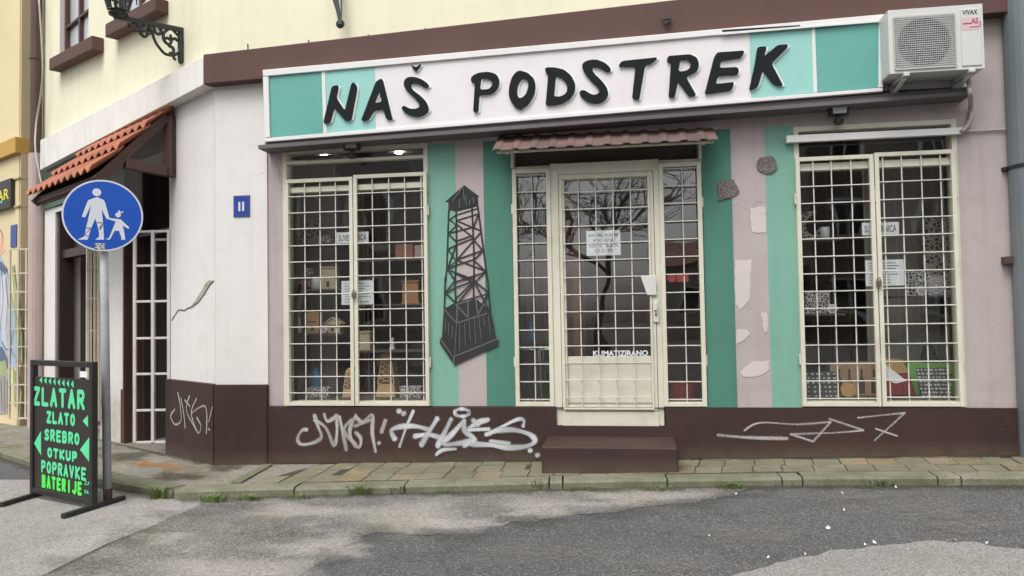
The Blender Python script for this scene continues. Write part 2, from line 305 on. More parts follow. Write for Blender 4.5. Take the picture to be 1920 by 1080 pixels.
# ------------------------------------------------------------------ mesh helpers
WP = {}
def props(o, label=None, cat=None, group=None, kind=None):
    if label: o['label'] = label
    if cat: o['category'] = cat
    if group: o['group'] = group
    if kind: o['kind'] = kind
    return o
def thing(name, label, cat, loc, group=None):
    o = bpy.data.objects.new(name, None); COL.objects.link(o); o.location = loc; o.empty_display_size = .1
    WP[o] = Vector(loc); return props(o, label, cat, group)
class MB:
    def __init__(s): s.v, s.f, s.m, s.a, s.sm = [], [], [], {}, False
    def add(s, vs, fs, mi=0):
        n = len(s.v); s.v += [Vector(x) for x in vs]
        for f in fs: s.f.append([i+n for i in f]); s.m.append(mi)
        return n
    def hexa(s, p, mi=0):     # 8 corners: bottom 0-3, top 4-7
        s.add(p, [(3, 2, 1, 0), (4, 5, 6, 7), (0, 1, 5, 4), (1, 2, 6, 5), (2, 3, 7, 6), (3, 0, 4, 7)], mi); return s
    def box(s, pl, u0, u1, v0, v1, d0, d1, mi=0):
        P = pl.P
        return s.hexa([P(u0, v0, d1), P(u1, v0, d1), P(u1, v0, d0), P(u0, v0, d0), P(u0, v1, d1), P(u1, v1, d1), P(u1, v1, d0), P(u0, v1, d0)], mi)
    def wbox(s, x0, x1, y0, y1, z0, z1, mi=0):
        return s.hexa([(x0, y0, z0), (x1, y0, z0), (x1, y1, z0), (x0, y1, z0), (x0, y0, z1), (x1, y0, z1), (x1, y1, z1), (x0, y1, z1)], mi)
    def slant(s, pl, tl, tr, br, bl, d0, d1, mi=0):  # quad in plane by (u,v) corners, thick d0..d1
        q = [bl, br, tr, tl]
        A = [pl.P(u, v, d1) for u, v in q]; B = [pl.P(u, v, d0) for u, v in q]
        return s.hexa([A[0], A[1], B[1], B[0], A[3], A[2], B[2], B[3]], mi)
    def pxbox(s, pl, tl, tr, br, bl, d0, d1, mi=0):
        return s.slant(pl, *[pl.uv(x, y, d1) for x, y in (tl, tr, br, bl)], d0, d1, mi)
    def bar(s, a, b, w, h=None, mi=0):
        a, b = Vector(a), Vector(b); h = h or w; d = (b-a).normalized()
        x = d.cross(Vector((0, 0, 1))) if abs(d.z) < .9 else d.cross(Vector((0, 1, 0)))
        x.normalize(); y = x.cross(d); x *= w/2; y *= h/2
        return s.hexa([a-x-y, a+x-y, a+x+y, a-x+y, b-x-y, b+x-y, b+x+y, b-x+y], mi)
    def tube(s, pts, r, n=8, mi=0, cap=True):
        pts = [Vector(p) for p in pts]; rs = r if isinstance(r, (list, tuple)) else [r]*len(pts); base = len(s.v)
        up = None
        for i, p in enumerate(pts):
            d = (pts[min(i+1, len(pts)-1)] - pts[max(i-1, 0)]).normalized()
            if up is None: up = d.cross(Vector((0, 0, 1)) if abs(d.z) < .9 else Vector((0, 1, 0))).normalized()
            x = (up - d*up.dot(d)).normalized(); up = x; y = d.cross(x)
            for k in range(n):
                a = 2*math.pi*k/n; s.v.append(p + (x*math.cos(a) + y*math.sin(a))*rs[i])
        for i in range(len(pts)-1):
            for k in range(n):
                a, b = base+i*n+k, base+i*n+(k+1) % n; s.f.append([a, b, b+n, a+n]); s.m.append(mi)
        if cap:
            s.f.append([base+k for k in range(n)][::-1]); s.m.append(mi)
            e = base+(len(pts)-1)*n; s.f.append([e+k for k in range(n)]); s.m.append(mi)
        return s
    def lathe(s, c, prof, n=16, mi=0):
        return s.tube([(c[0], c[1], c[2]+h) for r, h in prof], [max(r, .0005) for r, h in prof], n, mi)
    def prism(s, pl, poly, d0, d1, holes=(), mi=0, mside=None):
        loops = [list(poly)] + [list(h) for h in holes]
        flat = [p for l in loops for p in l]
        tris = tessellate_polygon([[Vector((u, v, 0)) for u, v in l] for l in loops])
        n = s.add([pl.P(u, v, d1) for u, v in flat], [t for t in tris], mi)
        if d0 != d1:
            s.add([pl.P(u, v, d0) for u, v in flat], [t[::-1] for t in tris], mi)
            ms = mi if mside is None else mside
            for l in loops:
                k = len(l); A = [pl.P(u, v, d1) for u, v in l] + [pl.P(u, v, d0) for u, v in l]
                s.add(A, [(i, (i+1) % k, k+(i+1) % k, k+i) for i in range(k)], ms)
        return s
    def disc(s, pl, u, v, r, d0, d1, n=32, mi=0, mside=None, ry=None):
        return s.prism(pl, [(u+r*math.cos(2*math.pi*k/n), v+(ry or r)*math.sin(2*math.pi*k/n)) for k in range(n)], d0, d1, (), mi, mside)
    def stroke(s, pl, pts, w, d, soft=None):      # flat ribbon; soft: spray density falls off at both edges
        pts = [Vector(p) for p in pts]; k = len(pts)
        lanes = (-1, -.42, .42, 1) if soft is not None else (-1, 1); base = len(s.v); m = len(lanes)
        t0 = (pts[1]-pts[0]).normalized(); t1 = (pts[-1]-pts[-2]).normalized()
        ext = [pts[0]-t0*w*.45] + pts + [pts[-1]+t1*w*.45]
        for i, p in enumerate(ext):
            t = (ext[min(i+1, len(ext)-1)]-ext[max(i-1, 0)]).normalized(); nn = Vector((-t.y, t.x))
            ww = w*.5*(.35 if i in (0, len(ext)-1) else 1)
            if soft is not None: ww *= 1.18+.22*math.sin(i*.55+len(s.v)*.01)
            for l in lanes:
                q = p + nn*ww*l; s.v.append(pl.P(q.x, q.y, d))
                if soft is not None: s.a[len(s.v)-1] = soft*(0 if abs(l) == 1 or i in (0, len(ext)-1) else .82+.18*math.sin(i*.4+base))
        for i in range(len(ext)-1):
            for j in range(m-1):
                a = base+i*m+j; s.f.append([a, a+1, a+1+m, a+m]); s.m.append(0)
        return s
    def build(s, name, mats, parent=None, loc=None, smooth=False, bevel=0):
        if parent is not None: o0 = WP[parent]
        elif loc is not None: o0 = Vector(loc)
        else:
            o0 = Vector(((min(p.x for p in s.v)+max(p.x for p in s.v))/2, (min(p.y for p in s.v)+max(p.y for p in s.v))/2, min(p.z for p in s.v)))
        me = bpy.data.meshes.new(name); me.from_pydata([p-o0 for p in s.v], [], s.f)
        if not isinstance(mats, (list, tuple)): mats = [mats]
        for m in mats: me.materials.append(m)
        me.polygons.foreach_set('material_index', s.m)
        if smooth: me.polygons.foreach_set('use_smooth', [True]*len(me.polygons))
        if s.a:
            at = me.attributes.new('dens', 'FLOAT', 'POINT'); at.data.foreach_set('value', [s.a.get(i, 1.0) for i in range(len(s.v))])
        me.update()
        o = bpy.data.objects.new(name, me); COL.objects.link(o); WP[o] = o0
        if parent is not None: o.parent = parent
        else: o.location = o0
        if bevel:
            b = o.modifiers.new('bevel', 'BEVEL'); b.width = bevel; b.segments = 2; b.limit_method = 'ANGLE'; b.angle_limit = R(40)
        return o
def cat_rom(pts, n=6, closed=False):
    pts = [Vector((p[0], p[1], p[2] if len(p) > 2 else 0)) for p in pts]; out = []; k = len(pts)
    for i in range(k if closed else k-1):
        if closed: a, b, c, d = pts[i-1], pts[i], pts[(i+1) % k], pts[(i+2) % k]
        else: a, b, c, d = pts[max(i-1, 0)], pts[i], pts[i+1], pts[min(i+2, k-1)]
        for j in range(n):
            t = j/n; out.append(.5*((2*b)+(c-a)*t+(2*a-5*b+4*c-d)*t*t+(3*b-a-3*c+d)*t**3))
    if not closed: out.append(pts[-1])
    return out
def outline(pts, w, n=6):                         # stroke -> closed outline with round caps
    pts = [Vector((p[0], p[1])) for p in pts]; Lf, Rt = [], []
    for i, p in enumerate(pts):
        t = (pts[min(i+1, len(pts)-1)]-pts[max(i-1, 0)]).normalized(); nn = Vector((-t.y, t.x))*w/2
        Lf.append(p+nn); Rt.append(p-nn)
    def cap(p, t): return [p + Vector((math.cos(a), math.sin(a)))*w/2 for a in [math.atan2(t.y, t.x)+math.pi/2-math.pi*k/n for k in range(1, n)]]
    t1 = (pts[-1]-pts[-2]).normalized(); t0 = (pts[0]-pts[1]).normalized()
    return [tuple(q) for q in Lf + cap(pts[-1], t1) + Rt[::-1] + cap(pts[0], t0)]
def text(name, s, pl, u0, u1, v0, v1, d, mat, parent, bold=.0, thick=0):
    c = bpy.data.curves.new('t', 'FONT'); c.body = s; c.offset = bold; c.resolution_u = 3
    if thick: c.extrude = .02
    o = bpy.data.objects.new('t', c); COL.objects.link(o); bpy.context.view_layer.update()
    me = bpy.data.meshes.new_from_object(o.evaluated_get(bpy.context.evaluated_depsgraph_get()))
    xs = [v.co.x for v in me.vertices]; ys = [v.co.y for v in me.vertices]
    x0, x1, y0, y1 = min(xs), max(xs), min(ys), max(ys); mb = MB()
    mb.add([pl.P(u0+(v.co.x-x0)/(x1-x0)*(u1-u0), v0+(v.co.y-y0)/(y1-y0)*(v1-v0), d) for v in me.vertices], [list(p.vertices) for p in me.polygons])
    bpy.data.objects.remove(o); bpy.data.curves.remove(c); bpy.data.meshes.remove(me)
    return mb.build(name, mat, parent)
def holes_wall(mb, pl, u0, u1, v0, v1, holes, d, thick, pick=lambda u, v: 0, us=(), vs=(), rev=0):
    U = sorted({u0, u1, *[x for h in holes for x in h[:2] if u0 < x < u1], *[x for x in us if u0 < x < u1]})
    V = sorted({v0, v1, *[x for h in holes for x in h[2:] if v0 < x < v1], *[x for x in vs if v0 < x < v1]})
    for i in range(len(U)-1):
        for j in range(len(V)-1):
            uc, vc = (U[i]+U[i+1])/2, (V[j]+V[j+1])/2
            if any(h[0] < uc < h[1] and h[2] < vc < h[3] for h in holes): continue
            mb.add([pl.P(U[i], V[j], d), pl.P(U[i+1], V[j], d), pl.P(U[i+1], V[j+1], d), pl.P(U[i], V[j+1], d)], [(0, 1, 2, 3)], pick(uc, vc))
            mb.add([pl.P(U[i], V[j], d-thick), pl.P(U[i+1], V[j], d-thick), pl.P(U[i+1], V[j+1], d-thick), pl.P(U[i], V[j+1], d-thick)], [(3, 2, 1, 0)], rev)
    for a, b, c, e in holes:
        c2, e2 = max(c, v0), min(e, v1)
        P = pl.P
        mb.add([P(a, c2, d), P(a, e2, d), P(a, e2, d-thick), P(a, c2, d-thick)], [(0, 1, 2, 3)], rev)
        mb.add([P(b, c2, d), P(b, c2, d-thick), P(b, e2, d-thick), P(b, e2, d)], [(0, 1, 2, 3)], rev)
        if e <= v1: mb.add([P(a, e, d), P(b, e, d), P(b, e, d-thick), P(a, e, d-thick)], [(0, 1, 2, 3)], rev)
        if c > v0: mb.add([P(a, c, d), P(a, c, d-thick), P(b, c, d-thick), P(b, c, d)], [(0, 1, 2, 3)], rev)
    P = pl.P
    for a in (u0, u1): mb.add([P(a, v0, d), P(a, v1, d), P(a, v1, d-thick), P(a, v0, d-thick)], [(0, 1, 2, 3)], rev)
    mb.add([P(u0, v1, d), P(u1, v1, d), P(u1, v1, d-thick), P(u0, v1, d-thick)], [(0, 1, 2, 3)], rev)

# ------------------------------------------------------------------ ground
def plot(name, pts, h, mat, jag=0.0, step=.18):
    """a sheet on the sloping ground through world xy points, edge made uneven"""
    out = []
    for i, p in enumerate(pts):
        q = pts[(i+1) % len(pts)]; l = (q-p).length; n = max(1, int(l/step)) if jag else 1
        for k in range(n):
            w = p.lerp(q, k/n); t = (q-p).normalized()
            if jag and (k or jag): w = w + Vector((-t.y, t.x, 0))*random.uniform(-jag, jag)
            out.append(w)
    tri = tessellate_polygon([[Vector((p.x, p.y, 0)) for p in out]])
    mb = MB(); mb.add([(p.x, p.y, h+SL*p.x) for p in out], [t if True else t for t in tri])
    for i, f in enumerate(mb.f):
        a, b, c = (mb.v[k] for k in f)
        if (b-a).cross(c-a).z < 0: mb.f[i] = f[::-1]
    o = mb.build(name, mat, loc=(0, 0, 0)); return props(o, kind='structure')
rb = MB(); rb.add([(-60, -60, .135-60*SL), (60, -60, .135+60*SL), (60, 60, .135+60*SL), (-60, 60, .135-60*SL)], [(0, 1, 2, 3)])
props(rb.build('road', M['asphalt'], loc=(0, 0, 0)), kind='structure')
def gp(*px): return [G(x, y) for x, y in px]
plot('concrete_apron', gp((-150, 900), (60, 900), (215, 920), (330, 934), (400, 938), (290, 985), (200, 1022), (60, 1090), (-300, 1300), (-600, 1300)), .139, M['concrete'], .012)
plot('worn_road', gp((402, 930), (700, 915), (1050, 915), (1430, 905), (1380, 932), (1250, 948), (1130, 962), (1040, 973), (900, 990), (810, 1002), (690, 1001), (610, 1045), (540, 1090), (250, 1400), (-240, 1310), (62, 1092), (202, 1024), (292, 987)), .1392, M['worn'], .035, .07)
def stain(name, c, rx, ry, h, mat, n=36):
    mb = MB(); a0 = random.random()*6
    rr = [1+.18*math.sin(3*k*2*math.pi/n+a0)+.12*math.sin(7*k*2*math.pi/n+2*a0) for k in range(n)]
    rings = [(.02, 1), (.35, 1), (.65, .75), (1, 0)]
    for f, al in rings:
        for k in range(n):
            a = 2*math.pi*k/n; p = G(c[0]+rx*f*rr[k]*math.cos(a), c[1]+ry*f*rr[k]*math.sin(a)); mb.v.append(Vector((p.x, p.y, h+SL*p.x))); mb.a[len(mb.v)-1] = al
    for j in range(3):
        for k in range(n): a, b = j*n+k, j*n+(k+1) % n; mb.f.append([a, a+n, b+n, b]); mb.m.append(0)
    mb.f.append(list(range(n))[::-1]); mb.m.append(0)
    props(mb.build(name, mat, loc=(0, 0, 0)), kind='structure')
for i, (x, y, rx, ry) in enumerate(((765, 968, 120, 36), (862, 985, 90, 18), (1040, 952, 130, 22), (1210, 934, 140, 14), (440, 1075, 180, 34), (610, 1030, 110, 24), (560, 960, 110, 14), (300, 1010, 60, 14))):
    stain('bleached_stain', (x, y), rx, ry, .1397+.0003*i, M['bleached'])
plot('road_patch', gp((1200, 1150), (1330, 1092), (1460, 1058), (1560, 1035), (1650, 1022), (1740, 1016), (1830, 1018), (1890, 1030), (1960, 1036), (2300, 1050), (2500, 1400), (900, 1400)), .139, M['pale_patch'], .022, .06)
KPTS = [(-3.6, -1.11), (-1.74, -.94), (-.5, -.83), (.3, -.785), (1.3, -.75), (2.4, -.775), (12, -1.0)]   # foot of the kerb
KLEFT = [(-16.6, 7.2), (-6.95, .82), (-5.6, -.07), (-4.48, -.685), (-3.62, -1.11)]
def ky(x):
    for (a, b), (c, d) in zip(KPTS, KPTS[1:]):
        if x <= c: return b+(d-b)*(x-a)/(c-a)
    return KPTS[-1][1]
KW = .19
def kerb_run(mb, a, b, stone, w=.13, hgt=0.0):
    a, b = Vector(a), Vector(b); d = (b-a); l = d.length; d.normalize(); n = Vector((-d.y, d.x, 0))
    x = 0
    while x < l-.05:
        e = min(l, x+stone*random.uniform(.85, 1.15)); j = random.uniform(-.004, .004); z = random.uniform(-.006, .004)+hgt
        p0, p1 = a+d*(x+.006), a+d*(e-.006)
        def pt(p, o, top): q = p+n*o; return (q.x, q.y, (zp(q.x)+z) if top else zr(q.x)-.1)
        c = .018
        def pc(p, o, dz): q = p+n*o; return (q.x, q.y, zp(q.x)+z+dz)
        mb.add([pt(p0, j, False), pt(p1, j, False), pc(p1, j, -c), pc(p0, j, -c), pc(p1, j+c, 0), pc(p0, j+c, 0), pt(p1, w, True), pt(p0, w, True), pt(p1, w, False), pt(p0, w, False)],
               [(0, 1, 2, 3), (3, 2, 4, 5), (5, 4, 6, 7), (7, 6, 8, 9), (0, 3, 5, 7, 9), (1, 8, 6, 4, 2)])
        x = e
kb = MB()
for P_ in (KPTS, KLEFT):
    for (a, b), (c, d) in zip(P_, P_[1:]): kerb_run(kb, (a, b, 0), (c, d, 0), 1.0, KW)
props(kb.build('kerb', M['kerb'], loc=(0, 0, 0)), kind='structure')
V3 = lambda x, y: Vector((x, y, 0))
plot('pavement', [V3(x, y+KW*.9) for x, y in KLEFT[:-1]] + [V3(x, y+KW*.9) for x, y in KPTS] + [V3(12, .2), V3(CU, .2), V3(-12, 7.5), V3(-20, 12)], .199, M['pave_old'])
pb = MB()                                         # rows of paving slabs before the shop front
for ri in range(4):
    x = -3.05 + .11*(ri % 2) + .1*ri
    while x < 11:
        w = random.choice((.21, .225, .24)); g = .005; z = random.uniform(-.003, .004); tl = random.uniform(-.004, .004); sh = .16 if x > .3 else 0
        ya = lambda q: ky(q)+KW+.008+ri*.245
        y1 = lambda q: min(ya(q)+.24, max(-.038, ya(q)+.006))
        if max(y1(x)-ya(x), y1(x+w)-ya(x+w)) > .02 and not (-.60 < x+w/2 < .28 and ya(x) > -.56):
            o0, o1 = sh*(ri*.245), sh*(ri*.245+.24)
            X = [(x+g+o0, ya(x)), (x+w-g+o0, ya(x+w)), (x+w-g+o1, y1(x+w)), (x+g+o1, y1(x))]
            T = [(a, b, zp(a)+z+tl*(k in (1, 2))) for k, (a, b) in enumerate(X)]; B = [(a, b, zp(a)-.05) for a, b in X]
            pb.add(B+T, [(4, 5, 6, 7), (0, 1, 5, 4), (1, 2, 6, 5), (2, 3, 7, 6), (3, 0, 4, 7)])
        x += w
props(pb.build('paving_slabs', M['pave_slab'], loc=(0, 0, 0)), kind='structure')
plot('joint_strip', [V3(-3.1, ky(-3.1)+KW*.92)] + [V3(x, y+KW*.92) for x, y in KPTS[1:]] + [V3(12, -.03), V3(-2.8, -.03)], .2015, M['joint'])
sb = MB(); pa, pc_ = G(442, 906, .205), G(503, 872, .205); dv_ = (pc_-pa).normalized(); nn_ = Vector((-dv_.y, dv_.x, 0))*.045
sb.hexa([pa-nn_+Vector((0, 0, -.05)), pc_-nn_+Vector((0, 0, -.05)), pc_+nn_+Vector((0, 0, -.05)), pa+nn_+Vector((0, 0, -.05)), pa-nn_+Vector((0, 0, .012)), pc_-nn_+Vector((0, 0, .012)), pc_+nn_+Vector((0, 0, .012)), pa+nn_+Vector((0, 0, .012))])
props(sb.build('edging_stone', M['kerb'], bevel=.006), kind='structure')
def ribbon(name, pts, w, h, mat):
    mb = MB(); k = 0
    P_ = [Vector(p) for p in pts]; dense = []
    for a, b in zip(P_, P_[1:]):
        n = max(2, int((b-a).length/.08)); dense += [a.lerp(b, i/n) for i in range(n)]
    for i, p in enumerate(dense):
        d = (dense[min(i+1, len(dense)-1)]-dense[max(i-1, 0)]).normalized(); n_ = Vector((-d.y, d.x)); q = w*random.uniform(.5, 1.3)
        for l, al in ((0, 1), (.4, .9), (1, 0)):
            c = p-n_*q*l; mb.v.append(Vector((c.x, c.y, h(c.x)))); mb.a[len(mb.v)-1] = al*(0 if i in (0, len(dense)-1) else 1)
    for i in range(len(dense)-1):
        for j in range(2): a = i*3+j; mb.f.append([a, a+1, a+4, a+3]); mb.m.append(0)
    props(mb.build(name, mat, loc=(0, 0, 0)), kind='structure')
ribbon('gutter_dirt', [(x, y+.01) for x, y in KPTS[:-1]]+[(5, -.86)], .16, lambda x: .1425+SL*x, M['gutter'])
ribbon('gutter_dirt', [(x, y+.01) for x, y in KLEFT[1:]], .12, lambda x: .1428+SL*x, M['gutter'])
ribbon('wall_foot_contact_shade', [(-3.3, -.03), (3.3, -.03)], .07, lambda x: .2125+SL*x, M['gutter'])  # contact shade painted as dark ribbons along the wall foot, front and side
ribbon('wall_foot_contact_shade', [(-7.5, 2.38), (CU-.02, -.045)], .09, lambda x: .2045+SL*x, M['gutter'])
for i, (x, y, rx, ry) in enumerate(((290, 885, 52, 6), (325, 892, 30, 6), (262, 882, 28, 5))): stain('rust_stain', (x, y), rx, ry, .2031+.0003*i, M['rust'])
for i, (x, y, rx, ry) in enumerate(((1150, 962, 110, 16), (1000, 978, 90, 14), (860, 1004, 90, 16), (690, 1010, 50, 18), (1290, 945, 90, 12), (620, 1050, 40, 22), (1390, 930, 70, 8))): stain('asphalt_wear', (x, y), rx, ry, .1431+.0003*i, M['wear_dark'])
for i, (x, y, rx, ry) in enumerate(((1420, 1000, 160, 20), (1700, 960, 170, 18), (1000, 1040, 170, 24), (1560, 935, 120, 8), (1250, 1060, 120, 16), (1830, 990, 120, 14))): stain('road_dust', (x, y), rx, ry, .1432+.0003*i, M['dust'])
for i, (x, y, rx, ry) in enumerate(((250, 1005, 70, 26), (340, 968, 80, 14), (150, 1060, 90, 22), (520, 1000, 90, 16), (430, 950, 60, 8))): stain('dark_stain', (x, y), rx, ry, .1428+.0003*i, M['dark_stain'])
for i, (x, y, rx, ry) in enumerate(((330, 908, 60, 10), (420, 890, 40, 10), (230, 868, 60, 10), (120, 840, 60, 8))): stain('moss_stain', (x, y), rx, ry, .2046+.0003*i, M['gutter'])

# ------------------------------------------------------------------ shop building
BL = thing('corner_shop_building', 'old corner building with cream upper storey and a white, pink and teal striped shop front', 'building', (CU, 0, .12))
wz = lambda x, y, d=0: F.v(x, y, d)
LW = (F.u(531, 600), F.u(804, 600), .668, 3.09)
RW = (F.u(1490, 300), F.u(1802, 500)-.0, .668, 3.06)
RW = (1.475, 2.775, .668, 3.06)
LW = (-3.185, -1.765, .668, 3.09)
CW = (-.985, .70, .668, 3.06)
DO = (-.612, .335, .497, 2.86)
st = [F.u(x, y) for x, y in ((857, 500), (909, 500))], [F.u(x, y) for x, y in ((1376, 500), (1440, 500))]
STOP_L = wz(855, 268); STOP_R = wz(1400, 240)
PIER = F.u(503, 500)
UE = 3.20
FZ0, FZ1 = 3.75, 7.5
def pick(u, v):
    if v > 4.05: return 4
    if u < PIER: return 1
    if LW[1] < u < CW[0] and v < STOP_L:
        return 2 if u < st[0][0] else 0 if u < st[0][1] else 3
    if CW[1] < u < RW[0] and v < STOP_R:
        return 3 if u < st[1][0] else 0 if u < st[1][1] else 2
    return 0
mb = MB()
holes_wall(mb, F, CU, UE, .60, 7.5, [LW, CW, RW, (DO[0], DO[1], .3, .7)], 0, .22, pick, us=(PIER, *st[0], *st[1]), vs=(STOP_L, STOP_R, 4.05))
mb.build('facade_wall', [M['wall_pink'], M['wall_white'], M['teal_light'], M['teal_dark'], M['upper']], BL)
mb = MB(); mb.box(F, CU+.004, PIER, .86, 4.02, .001, .018); mb.build('pier', M['wall_white'], BL)
# plinth
mb = MB(); holes_wall(mb, F, PIER, 3.35, -.2, .660, [(DO[0], DO[1], .497, .8)], .035, .25, us=())
mb.add([F.P(PIER, .66, .035), F.P(DO[0], .66, .035), F.P(DO[0], .668, 0), F.P(PIER, .668, 0)], [(0, 1, 2, 3)])
mb.box(F, CU-.0, PIER+.0, -.2, .87, -.2, .05)
# the plinth of the splayed side, up to the doorway
uA = L.u(318, 780); mb.box(L, uA, .012, -.2, .875, -.2, .045)
mb.build('plinth', M['plinth'], BL, bevel=.006)
# brown cornice band of the front, white band of the side
zb0 = F.v(390, 157, .13); zb1 = F.v(390, 101, .13)
zr0 = F.v(1870, 23, .13)
mb = MB(); mb.slant(F, (CU-.05, zb1), (UE+.05, zr0+.42), (UE+.05, zr0), (CU-.05, zb0), -.02, .13)
mb.build('cornice', M['cornice'], BL, bevel=.008)
lw0, lw1 = L.v(375, 160, .12), L.v(375, 115, .12); le0, le1 = L.v(78, 318, .12), L.v(78, 262, .12); ule = L.u(76, 290, .12)
mb = MB(); mb.slant(L, (ule, le1), (.0, zb1-.01), (.0, zb0+.0), (ule, le0), -.02, .125)
mb.build('side_cornice', M['cornice_white'], BL, bevel=.006)
# side wall with doorway, workshop entrance and two upper windows
D1 = (L.u(233, 700), L.u(318, 700)); D1z = (.0, L.v(300, 330)+.25)
E1 = (L.u(106, 600), L.u(188, 600)); E1z = (-.1, L.v(140, 345)+.12)
W1 = (L.u(112, 60), L.u(166, 60)); W1z = (L.v(140, 92)-.0, L.v(140, 92)+1.7)
W2 = (L.u(215, 20), L.u(290, 20)); W2z = (L.v(250, 20)+.0, L.v(250, 20)+1.7)
ULE = L.u(72, 500)
def pickL(u, v): return 1 if v > le1-.02 else 0
mb = MB(); holes_wall(mb, L, ULE, 0, -.3, 7.5, [(D1[0], D1[1], D1z[0]-.4, D1z[1]), (E1[0], E1[1], E1z[0]-.4, E1z[1]), (W1[0], W1[1], *W1z), (W2[0], W2[1], *W2z)], 0, .3, pickL, vs=(le1-.02,), rev=0)
mb.build('side_wall', [M['wall_white'], M['upper']], BL)
mb = MB(); mb.box(L, D1[0]-.03, D1[0]+.012, -.1, 2.6, -.32, .006); mb.box(L, D1[0]-.10, D1[0]-.031, -.1, L.v(228, 730), .001, .004); mb.build('brown_reveal', M['wood_dark'], BL)
mb = MB(); mb.box(L, L.u(403, 600, .01), .0, .875, 3.7, .001, .010); mb.build('corner_strip', M['wall_white'], BL)
# interior shells
mb = MB()
X0, X1, Y0, Y1, Z0, Z1 = -3.62, 3.05, .22, 3.2, .35, 3.34
mb.add([(X0, Y0, Z0), (X1, Y0, Z0), (X1, Y1, Z0), (X0, Y1, Z0), (X0, Y0, Z1), (X1, Y0, Z1), (X1, Y1, Z1), (X0, Y1, Z1)], [(0, 1, 2, 3), (3, 2, 6, 7), (0, 3, 7, 4), (1, 5, 6, 2)], 0)
mb.add([(X0, Y0, Z1), (X1, Y0, Z1), (X1, Y1, Z1), (X0, Y1, Z1)], [(3, 2, 1, 0)], 1)
mb.wbox(-1.72, -1.66, .30, 1.5, .4, 3.3, 1)
mb.wbox(1.30, 1.36, .30, 1.3, .4, 3.3, 1)
mb.wbox(-3.6, -1.72, .22, .75, .36, .70, 1); mb.wbox(1.36, 3.04, .22, .75, .36, .70, 1)
mb.wbox(2.28, 3.0, .85, .88, .4, 3.2, 2); mb.wbox(-3.5, -2.98, .76, .79, .4, 3.2, 2)
mb.build('shop_interior', [M['room'], M['room_dark'], M['room_light']], BL)
for q in ((608, 292), (748, 286)):
    c = HZ(*q, Z1-.012); mb = MB(); mb.tube([(c.x, c.y, Z1-.004), (c.x, c.y, Z1-.02)], .042, 20); mb.build('downlight', M['lamp_on'], BL)
# roof slab and rear closing walls: the building is a volume
mb = MB(); mb.add([(CU, .23, 7.5), (UE, .23, 7.5), (UE, 5, 7.5), (-9, 5, 7.5)], [(0, 1, 2, 3)]); mb.add([(UE, .23, 0), (UE, 5, 0), (UE, 5, 7.5), (UE, .23, 7.5)], [(0, 1, 2, 3)])
mb.add([(UE, 5, 0), (-9, 5, 0), (-9, 5, 7.5), (UE, 5, 7.5)], [(0, 1, 2, 3)]); mb.build('roof_slab', M['room_dark'], BL)
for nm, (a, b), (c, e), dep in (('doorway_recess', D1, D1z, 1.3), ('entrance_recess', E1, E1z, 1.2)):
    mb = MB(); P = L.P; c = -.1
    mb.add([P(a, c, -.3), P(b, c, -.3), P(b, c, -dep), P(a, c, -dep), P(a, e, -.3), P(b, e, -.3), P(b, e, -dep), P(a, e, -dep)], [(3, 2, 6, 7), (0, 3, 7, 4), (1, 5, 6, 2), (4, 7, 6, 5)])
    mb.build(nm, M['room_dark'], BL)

# ---- security grilles and windows
def leaf(pl, u0, u1, v0, v1, d0=.012, t=.03, fw=.034, us=(), vs=(), rod=.0095):
    mb = MB()
    mb.box(pl, u0, u0+fw, v0, v1, d0, d0+t); mb.box(pl, u1-fw, u1, v0, v1, d0, d0+t)
    mb.box(pl, u0+fw, u1-fw, v1-fw, v1, d0, d0+t-.002); mb.box(pl, u0+fw, u1-fw, v0, v0+fw, d0, d0+t-.002)
    us = [u+random.uniform(-.003, .003) for u in us]; vs = [v+random.uniform(-.003, .003) for v in vs]
    for u in us: mb.box(pl, u-rod/2, u+rod/2, v0+fw, v1-fw, d0+.006, d0+.006+rod, 1)
    for v in vs: mb.box(pl, u0+fw, u1-fw, v-rod/2, v+rod/2, d0+.0075+rod, d0+.0075+rod*1.9, 1)
    for v in (v0+.35, v1-.4):
        mb.box(pl, u0-.014, u0-.001, v, v+.09, d0, d0+.022); mb.box(pl, u1+.001, u1+.014, v, v+.09, d0, d0+.022)
    return mb
def vrods(pl, px, y, d=.02): return [pl.u(x, y, d) for x in px]
def hrods(pl, x, ys, d=.02): return [pl.v(x, y, d) for y in ys]
def win_frame(pl, o, bars_h=(), bars_v=(), fw=.04, d0=-.09, d1=.004):
    a, b, c, e = o; mb = MB()
    mb.box(pl, a, a+fw, c, e, d0, d1); mb.box(pl, b-fw, b, c, e, d0, d1)
    mb.box(pl, a+fw, b-fw, e-fw, e, d0, d1-.002); mb.box(pl, a+fw, b-fw, c, c+fw, d0, d1-.002)
    for v, h in bars_h: mb.box(pl, a+fw, b-fw, v, v+h, d0+.01, d1-.004)
    for u, w in bars_v: mb.box(pl, u, u+w, c+fw, e-fw, d0+.012, d1-.006)
    return mb
def pane(pl, o, parent, d=-.055, mat=None):
    a, b, c, e = o; mb = MB(); mb.add([pl.P(a, c, d), pl.P(b, c, d), pl.P(b, e, d), pl.P(a, e, d)], [(0, 1, 2, 3)]); return mb.build('pane', mat or M['glass'], parent)
